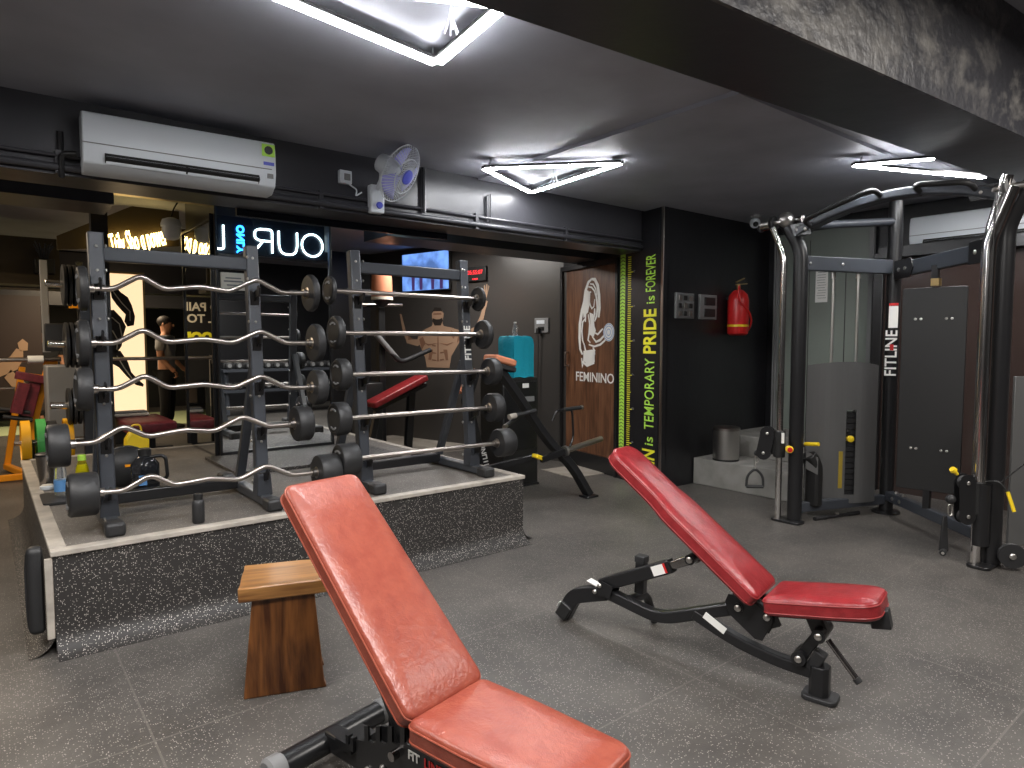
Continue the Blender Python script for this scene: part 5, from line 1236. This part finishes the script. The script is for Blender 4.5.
# backlit silhouette poster
po = thing('backlit_silhouette_poster', 'cream backlit panel with black drawing of a muscular athlete in the far left room', 'poster', (1.74, 12.0, 1.5))
MB().box((0, 0, .06), (.60, .08, 2.24)).build('panel', 'lampwarm', po); MB().box((0, .02, -1.28), (.5, .05, .44)).build('panel_base', 'plastic', po); MB().box((.305, 0, .06), (.03, .10, 2.3)).box((0, 0, 1.2), (.64, .1, .03)).build('panel_frame', 'gold', po)
m = MB()
figs = [[(-.16, .95), (-.08, .98), (-.02, .9), (.08, .82), (.13, .70), (.17, .52), (.15, .38), (.06, .36), (.02, .44), (.04, .55), (-.02, .62), (-.08, .7), (-.14, .8)],
        [(-.2, .6), (-.12, .62), (-.02, .50), (.04, .36), (.0, .22), (-.03, .05), (-.1, -.05), (-.2, -.02)],
        [(-.2, -.02), (-.05, -.02), (.05, -.2), (.09, -.36), (.18, -.48), (.26, -.56), (.25, -.6), (.15, -.57), (.02, -.42), (-.08, -.28), (-.2, -.2)]]
for q in figs: m.prism([(x, z) for x, z in q], (0, -.0425, .0), (1, 0, 0), (0, 0, 1), .004)
m.build('athlete_silhouette', 'mdark', po)
m = MB()
for pts_ in ([(-.12, .9), (0, .72), (.1, .6), (.1, .45)], [(-.15, .5), (-.05, .4), (-.02, .2)], [(-.15, .3), (-.08, .15), (-.1, 0)], [(-.1, -.1), (0, -.3), (.12, -.5)]):
    m.tube([(x, -.0455, z) for x, z in pts_], .009, 5)
m.build('drawing_lines', 'cream', po)
# yellow neon on slanted board
ns = thing('yellow_neon_sign', 'warm yellow script neon sign rising along the ceiling in the far left room', 'neon sign', (1.3, 8.2, 2.6))
nb = V((1.06, 8.2, 2.60)); nU = V((.66, .0, .26)).normalized(); nW = V((-.26, 0, .95)).normalized()
text_mesh('neon_lettering', 'Sie Ttily Sho q power', .33, 'neony', V((1.315, 8.18, 2.69)), (.95, 0, .30), V((-.15, 0, .98)), ns, .02, bold=.0, sx=.235)
MB().prism([(.62, -.08), (1.78, -.08), (1.78, .42), (1.3, .36), (.62, .06)], (.02, 8.25, 2.56), (1, 0, .12), (0, 0, 1), .03).build('sign_board', mat('dark_bronze_board', (.05, .035, .015), .4), ns, world=True)
# sanitary warning sign text on far wall seen in the side mirror
ws = thing('motivation_wall_sign', 'black wall sign with cream and yellow slogan letters at the far left', 'sign', (-.45, 15.3, 1.0))
MB().box((0, 0, .75), (.95, .05, 1.9)).build('board', 'wall', ws); MB().box((0, .02, -.6), (.1, .04, .8)).build('post', 'black', ws)
text_mesh('sign_lettering', 'NO PAIN\nFEEL TOO', .25, 'cream', (-.42, 15.27, 2.24), (1, 0, 0), (0, 0, 1), ws, .01, bold=.006)
text_mesh('sign_lettering', 'GOOD', .26, 'yprint', (-.35, 15.27, 1.72), (1, 0, 0), (0, 0, 1), ws, .01, bold=.02)
# white devices
sp = thing('wall_speaker', 'white rounded wall unit hanging beside the mirror column under the beam', 'wall unit', (1.52, 7.35, 2.73))
MB().lathe([(.03, -.10), (.07, -.085), (.085, -.03), (.085, .03)], (0, 0, 0), (0, 0, 1), 24).build('lower_shell', 'white', sp); MB().lathe([(.095, .03), (.095, .06), (.08, .10), (.03, .12)], (0, 0, 0), (0, 0, 1), 24).build('upper_shell', 'white', sp)
MB().tube(fillet([(0, 0, .12), (.03, 0, .22), (.1, 0, .34)], .05), .008, 6).build('cable', 'black', sp)
pt = thing('potted_plant', 'small dark spiky plant in a square pot on a high ledge at left', 'plant', (.62, 9.8, 2.45))
MB().box((0, 0, .07), (.2, .2, .18)).build('pot', 'plastic', pt, bevel=.01)
m = MB()
for i in range(16):
    a = i*2.4; l = .12+.1*random.random(); m.tube([(.03*cos(a), .03*sin(a), .15), (.06*cos(a), .06*sin(a), .15+l*.6), (.1*cos(a), .1*sin(a), .15+l)], .007, 5)
m.build('leaves', 'rackblack', pt)
struct('trim_12', MB().box((.1, 10.0, 2.36), (1.6, .4, .12)).box((.0, 10.15, 2.65), (1.6, .06, .5)), mat('tan_plaster', (.05, .036, .018), .5, var=.4, vscale=2))
# wall mural far left
lm = thing('athlete_wall_picture', 'brown wall picture of a crouching muscular athlete at the far left', 'mural', (.3, 15.6, 1.0))
MB().box((0, .03, .4), (1.2, .04, 2.2)).build('board', mat('brown_print', (.03, .018, .016), .5), lm)
m = MB()
for q in ([(-.5, .1), (-.3, .25), (-.1, .2), (.1, .35), (.2, .5), (.3, .45), (.3, .3), (.2, .1), (-.1, -.05), (-.45, -.05)], [(.25, .45), (.22, .6), (.3, .68), (.38, .6), (.37, .46)], [(.1, .1), (.35, -.2), (.45, -.6), (.3, -.6), (.15, -.3), (0, -.05)]):
    m.prism(q, (0, 0, 0), (1, 0, 0), (0, 0, 1), .01)
m.build('athlete_figure', 'mskin', lm)

# ================================================================== RIGHT BACK ROOM
rb = thing('incline_bench', 'bright red incline bench pad with dark frame behind the right rack', 'weight bench', (4.4, 8.0, 0))
def Rb(name, mb, mt, **k): return mb.build(name, mt, rb, world=True, **k)
o_ = V((4.0, 8.0, .74)); U_ = V((.78, 0, .33)).normalized(); W_ = V((0, 1, 0))
q = xform(pad(rrect(0, -.15, .90, .15, .04), .08, .008), axis_mat(o_, U_, -W_ if U_.cross(W_).z < 0 else W_)); Rb('back_pad', q, 'red')
Rb('frame_tube', MB().bar([(4.05, 8.0, .70), (4.85, 8.0, 1.02)], .06, .06), 'black'); Rb('front_leg', MB().bar([(4.62, 8.0, .92), (4.55, 8.0, .04)], .10, .08, V((0, 1, 0))), 'black')
Rb('rear_leg', MB().bar([(4.1, 8.0, .70), (3.95, 8.0, .04)], .08, .08, V((0, 1, 0))), 'black'); Rb('foot', MB().box((4.55, 8.0, .03), (.12, .5, .06)), 'rubber'); Rb('foot', MB().box((3.95, 8.0, .03), (.12, .5, .06)), 'rubber')
ct = thing('functional_trainer', 'dark weight machine tower with padded arms in the back room behind the right rack', 'gym machine', (4.2, 8.5, 0))
MB().bar([(-.15, 0, .02), (-.15, 0, 2.5)], .12, .12, V((0, 1, 0))).build('upright', 'rackblack', ct); MB().bar([(.22, 0, .02), (.22, 0, 2.2)], .10, .10, V((0, 1, 0))).build('upright', 'black', ct)
MB().bar([(-.3, 0, 2.3), (.45, 0, 2.3)], .07, .09).build('top_beam', 'rackblack', ct); MB().cyl((-.25, -.12, 2.12), (.5, -.12, 2.14), .025).build('grip_bar', 'steel', ct)
MB().tube(fillet([(.2, -.1, 1.6), (.45, -.15, 1.32), (.95, -.15, 1.5)], .1), .035, 12).build('padded_arm', 'rubber', ct); MB().cyl((.1, -.1, 1.72), (.42, -.13, 1.36), .04).build('padded_arm', 'grey', ct)
MB().box((.0, 0, .55), (.34, .3, 1.0)).build('weight_housing', 'plastic', ct, bevel=.02); MB().box((.04, 0, .03), (.9, .7, .05)).build('base', 'black', ct)
lp = thing('terracotta_cylinder', 'small terracotta coloured cylinder with white rim high behind the right rack', 'container', (4.16, 7.95, 2.18))
MB().lathe([(.13, 0), (.14, .01), (.13, .34), (.12, .36)], (0, 0, 0), (0, 0, 1), 28).build('cylinder', 'terracotta', lp); MB().lathe([(.143, -.01), (.143, .03)], (0, 0, 0), (0, 0, 1), 28).build('rim', 'cream', lp)
MB().lathe([(.03, -.1), (.14, -.02)], (0, 0, 0), (0, 0, 1), 20).build('holder', 'black', lp); MB().bar([(0, .06, -.08), (0, .46, -.08)], .03, .03).build('wall_arm', 'black', lp)
struct('trim_13', MB().box((4.9, 8.9, .04), (1.6, 1.6, .08)), 'tan')

# ================================================================== NEON SIGN ON THE REAR FACE OF THE BEAM (seen in the mirror)
ng = thing('your_limits_neon_sign', 'white and blue neon lettering sign seen mirrored beside the left rack', 'neon sign', (2.4, 5.30, 2.7))
MB().box((0.1, 0, .07), (1.9, .03, .40)).build('sign_board', mat('blue_black_board', (.008, .012, .022), .25), ng)
def seg(pts, r=.011, m_='neonw', name='neon_letter'):
    return MB().tube(fillet([V((2.4+x, 5.335, 2.7+z)) for x, z in pts], .03, 4), r, 8).build(name, m_, ng, world=True)
# letters face +y ; reading direction there is -x. The mirror shows them reversed.
def letter(ch, xr_, hgt=.30, wd=.20, z0=-.16):
    """xr_ = x of the letter's start (it runs towards -x)"""
    P = {'Y': [[(0, 1), (.5, .5), (1, 1)], [(.5, .5), (.5, 0)]], 'O': [[(.5+.5*cos(2*pi*i/24), .5+.5*sin(2*pi*i/24)) for i in range(25)]],
         'U': [[(0, 1), (0, .35), (.1, .1), (.3, 0), (.7, 0), (.9, .1), (1, .35), (1, 1)]], 'R': [[(0, 0), (0, 1), (.7, 1), (.95, .9), (.95, .6), (.7, .5), (0, .5)], [(.5, .5), (1, 0)]],
         'L': [[(0, 1), (0, 0), (.7, 0)]]}[ch]
    for st_ in P: seg([(xr_-a*wd, z0+b_*hgt) for a, b_ in st_])
for ch, x, w_ in (('Y', 1.10, .25), ('O', .78, .25), ('U', .475, .21), ('R', .19, .2), ('L', -.33, .13)):
    letter(ch, x, .255, w_, -.09)
bt_ = bpy.data.objects
text_mesh('neon_lettering', 'ONLY', .11, 'neonb', V((2.25, 5.335, 2.735)), (0, 0, -1), (-1, 0, 0), ng, .012, bold=.004)

# ================================================================== PEOPLE
def skin_mesh(name, nodes, edges, mt, parent, sub=2):
    me = bpy.data.meshes.new(name); me.from_pydata([n[0] for n in nodes], edges, [])
    o = bpy.data.objects.new(name, me); COL.objects.link(o); o.parent = parent
    o.modifiers.new('skin', 'SKIN'); sm_ = o.modifiers.new('sub', 'SUBSURF'); sm_.levels = sm_.render_levels = sub
    if not me.skin_vertices: me.attributes
    for i, n in enumerate(nodes):
        sv = me.skin_vertices[0].data[i]; r = n[1]; sv.radius = r if isinstance(r, tuple) else (r, r); sv.use_root = (i == 0)
    dg = bpy.context.evaluated_depsgraph_get(); m2 = bpy.data.meshes.new_from_object(o.evaluated_get(dg))
    o.modifiers.clear(); o.data = m2; m2.materials.clear(); m2.materials.append(MT[mt]); m2.shade_smooth()
    return o
def person(label, loc, rz, h=1.9, elbow_in=True, reach=.9):
    t = thing('person', label, 'person', loc, rz); k = h/1.78
    def s(*p): return tuple(a*k for a in p)
    n = [(s(0, 0, .95), (.15*k, .11*k)), (s(0, 0, 1.15), (.13*k, .10*k)), (s(0, 0, 1.38), (.16*k, .11*k)), (s(0, 0, 1.50), .055*k), (s(0, -.01, 1.62), (.085*k, .10*k)), (s(0, -.01, 1.73), (.06*k, .08*k)),
         (s(-.19, 0, 1.42), .06*k), (s(-.25, .01, 1.15), .045*k), (s(-.24, -.14, reach), .033*k), (s(-.24, -.2, reach-.06), (.04*k, .02*k)),
         (s(.19, 0, 1.42), .06*k), (s(.25, .01, 1.15), .045*k), (s(.24, -.14, reach), .033*k), (s(.24, -.2, reach-.06), (.04*k, .02*k)),
         (s(-.10, 0, .85), .09*k), (s(-.12, -.01, .48), .06*k), (s(-.13, .02, .09), .042*k), (s(-.13, -.13, .045), .038*k),
         (s(.10, 0, .85), .09*k), (s(.12, -.01, .48), .06*k), (s(.13, .02, .09), .042*k), (s(.13, -.13, .045), .038*k)]
    e = [(0, 1), (1, 2), (2, 3), (3, 4), (4, 5), (2, 6), (6, 7), (7, 8), (8, 9), (2, 10), (10, 11), (11, 12), (12, 13), (0, 14), (14, 15), (15, 16), (16, 17), (0, 18), (18, 19), (19, 20), (20, 21)]
    skin_mesh('body', n, e, 'skin', t)
    for sgn in (-1, 1):
        for i in range(4): MB().tube([s(sgn*.24-.028+i*.019, -.21, reach-.08), s(sgn*.24-.028+i*.019, -.23, reach-.13), s(sgn*.24-.026+i*.018, -.20, reach-.155)], .009*k, 7).build('finger', 'skin', t)
        MB().tube([s(sgn*.24-sgn*.035, -.19, reach-.05), s(sgn*.24-sgn*.055, -.22, reach-.09)], .01*k, 7).build('thumb', 'skin', t)
    sh = [(s(0, 0, .84), (.17*k, .135*k)), (s(0, 0, 1.15), (.15*k, .12*k)), (s(0, 0, 1.38), (.175*k, .125*k)), (s(0, 0, 1.46), .09*k), (s(-.20, 0, 1.42), .08*k), (s(-.245, .01, 1.22), .07*k), (s(.20, 0, 1.42), .08*k), (s(.245, .01, 1.22), .07*k)]
    skin_mesh('shirt', sh, [(0, 1), (1, 2), (2, 3), (2, 4), (4, 5), (2, 6), (6, 7)], 'tshirt' if 'grey' in label else 'trousers', t)
    tr_ = [(s(0, 0, 1.02), (.165*k, .13*k)), (s(-.10, 0, .84), .11*k), (s(-.12, -.01, .48), .08*k), (s(-.13, .02, .12), .06*k), (s(.10, 0, .84), .11*k), (s(.12, -.01, .48), .08*k), (s(.13, .02, .12), .06*k)]
    skin_mesh('trousers', tr_, [(0, 1), (1, 2), (2, 3), (0, 4), (4, 5), (5, 6)], 'trousers', t)
    MB().ellipsoid(s(0, .015, 1.69), s(.088, .105, .09), 16).build('hair', 'hair', t)
    for sgn in (-1, 1):
        MB().ellipsoid(s(sgn*.13, -.07, .045), s(.05, .14, .048), 14).build('shoe', 'plastic', t); MB().ellipsoid(s(sgn*.03, -.105, 1.655), s(.012, .008, .008), 8).build('eye', 'hair', t); MB().ellipsoid(s(sgn*.088, 0, 1.64), s(.012, .02, .032), 8).build('ear', 'skin', t)
    MB().ellipsoid(s(0, -.115, 1.63), s(.013, .02, .022), 8).build('nose', 'skin', t); MB().ellipsoid(s(0, -.105, 1.59), s(.028, .008, .007), 8).build('mouth', 'maroon', t)
    return t
person('standing person in grey T-shirt and black trousers at the far left beside the mirror column', (2.62, 13.4, 0), radians(60), 2.1, reach=.98)
person('standing person in black clothes behind the orange-yellow bench at the far left', (1.0, 16.2, 0), radians(20), 1.95)

# ================================================================== DUMBBELL RACK BEHIND THE CAMERA (the mirror shows it)
dk = thing('dumbbell_rack', 'long black two-tier dumbbell rack reflected in the mirror column', 'dumbbell rack', (5.6, -2.2, 0))
for z in (.55, 1.0): MB().box((0, 0, z), (3.2, .42, .06), Matrix.Rotation(radians(0), 3, 'X')).build('shelf', 'rackblack', dk)
for x in (-1.5, 0, 1.5): MB().bar([(x, 0, .02), (x, -.1, 1.0)], .08, .3, V((0, 1, 0))).build('upright', 'rackblack', dk)
src = None; kk = 0
for z in (.66, 1.11):
    for i in range(15):
        x = 5.6-1.45+i*.207
        if src is None:
            src = thing('dumbbell', 'black rubber dumbbell on the %s tier of the reflected rack' % ('lower'), 'dumbbell', (x, -2.2, z), 0, 'dumbbells on the lower tier')
            for s_ in (-1, 1): MB().lathe([(.04, 0), (.075, .01), (.078, .09), (.06, .10)], (0, s_*.06, 0), (0, s_, 0), 18).build('weight_head', 'rubber', src)
            MB().cyl((0, -.065, 0), (0, .065, 0), .018).build('handle', 'steel', src)
            for s_ in (-1, 1): MB().lathe([(.03, .1), (.045, .101)], (0, s_*.06, 0), (0, s_, 0), 14).build('end_mark', 'grey', src)
        else:
            c_ = copy_tree(src); c_.location = (x, -2.2, z)
            lw = 'lower' if z < 1 else 'upper'; c_['label'] = 'black rubber dumbbell on the %s tier of the reflected rack' % lw; c_['group'] = 'dumbbells on the %s tier' % lw
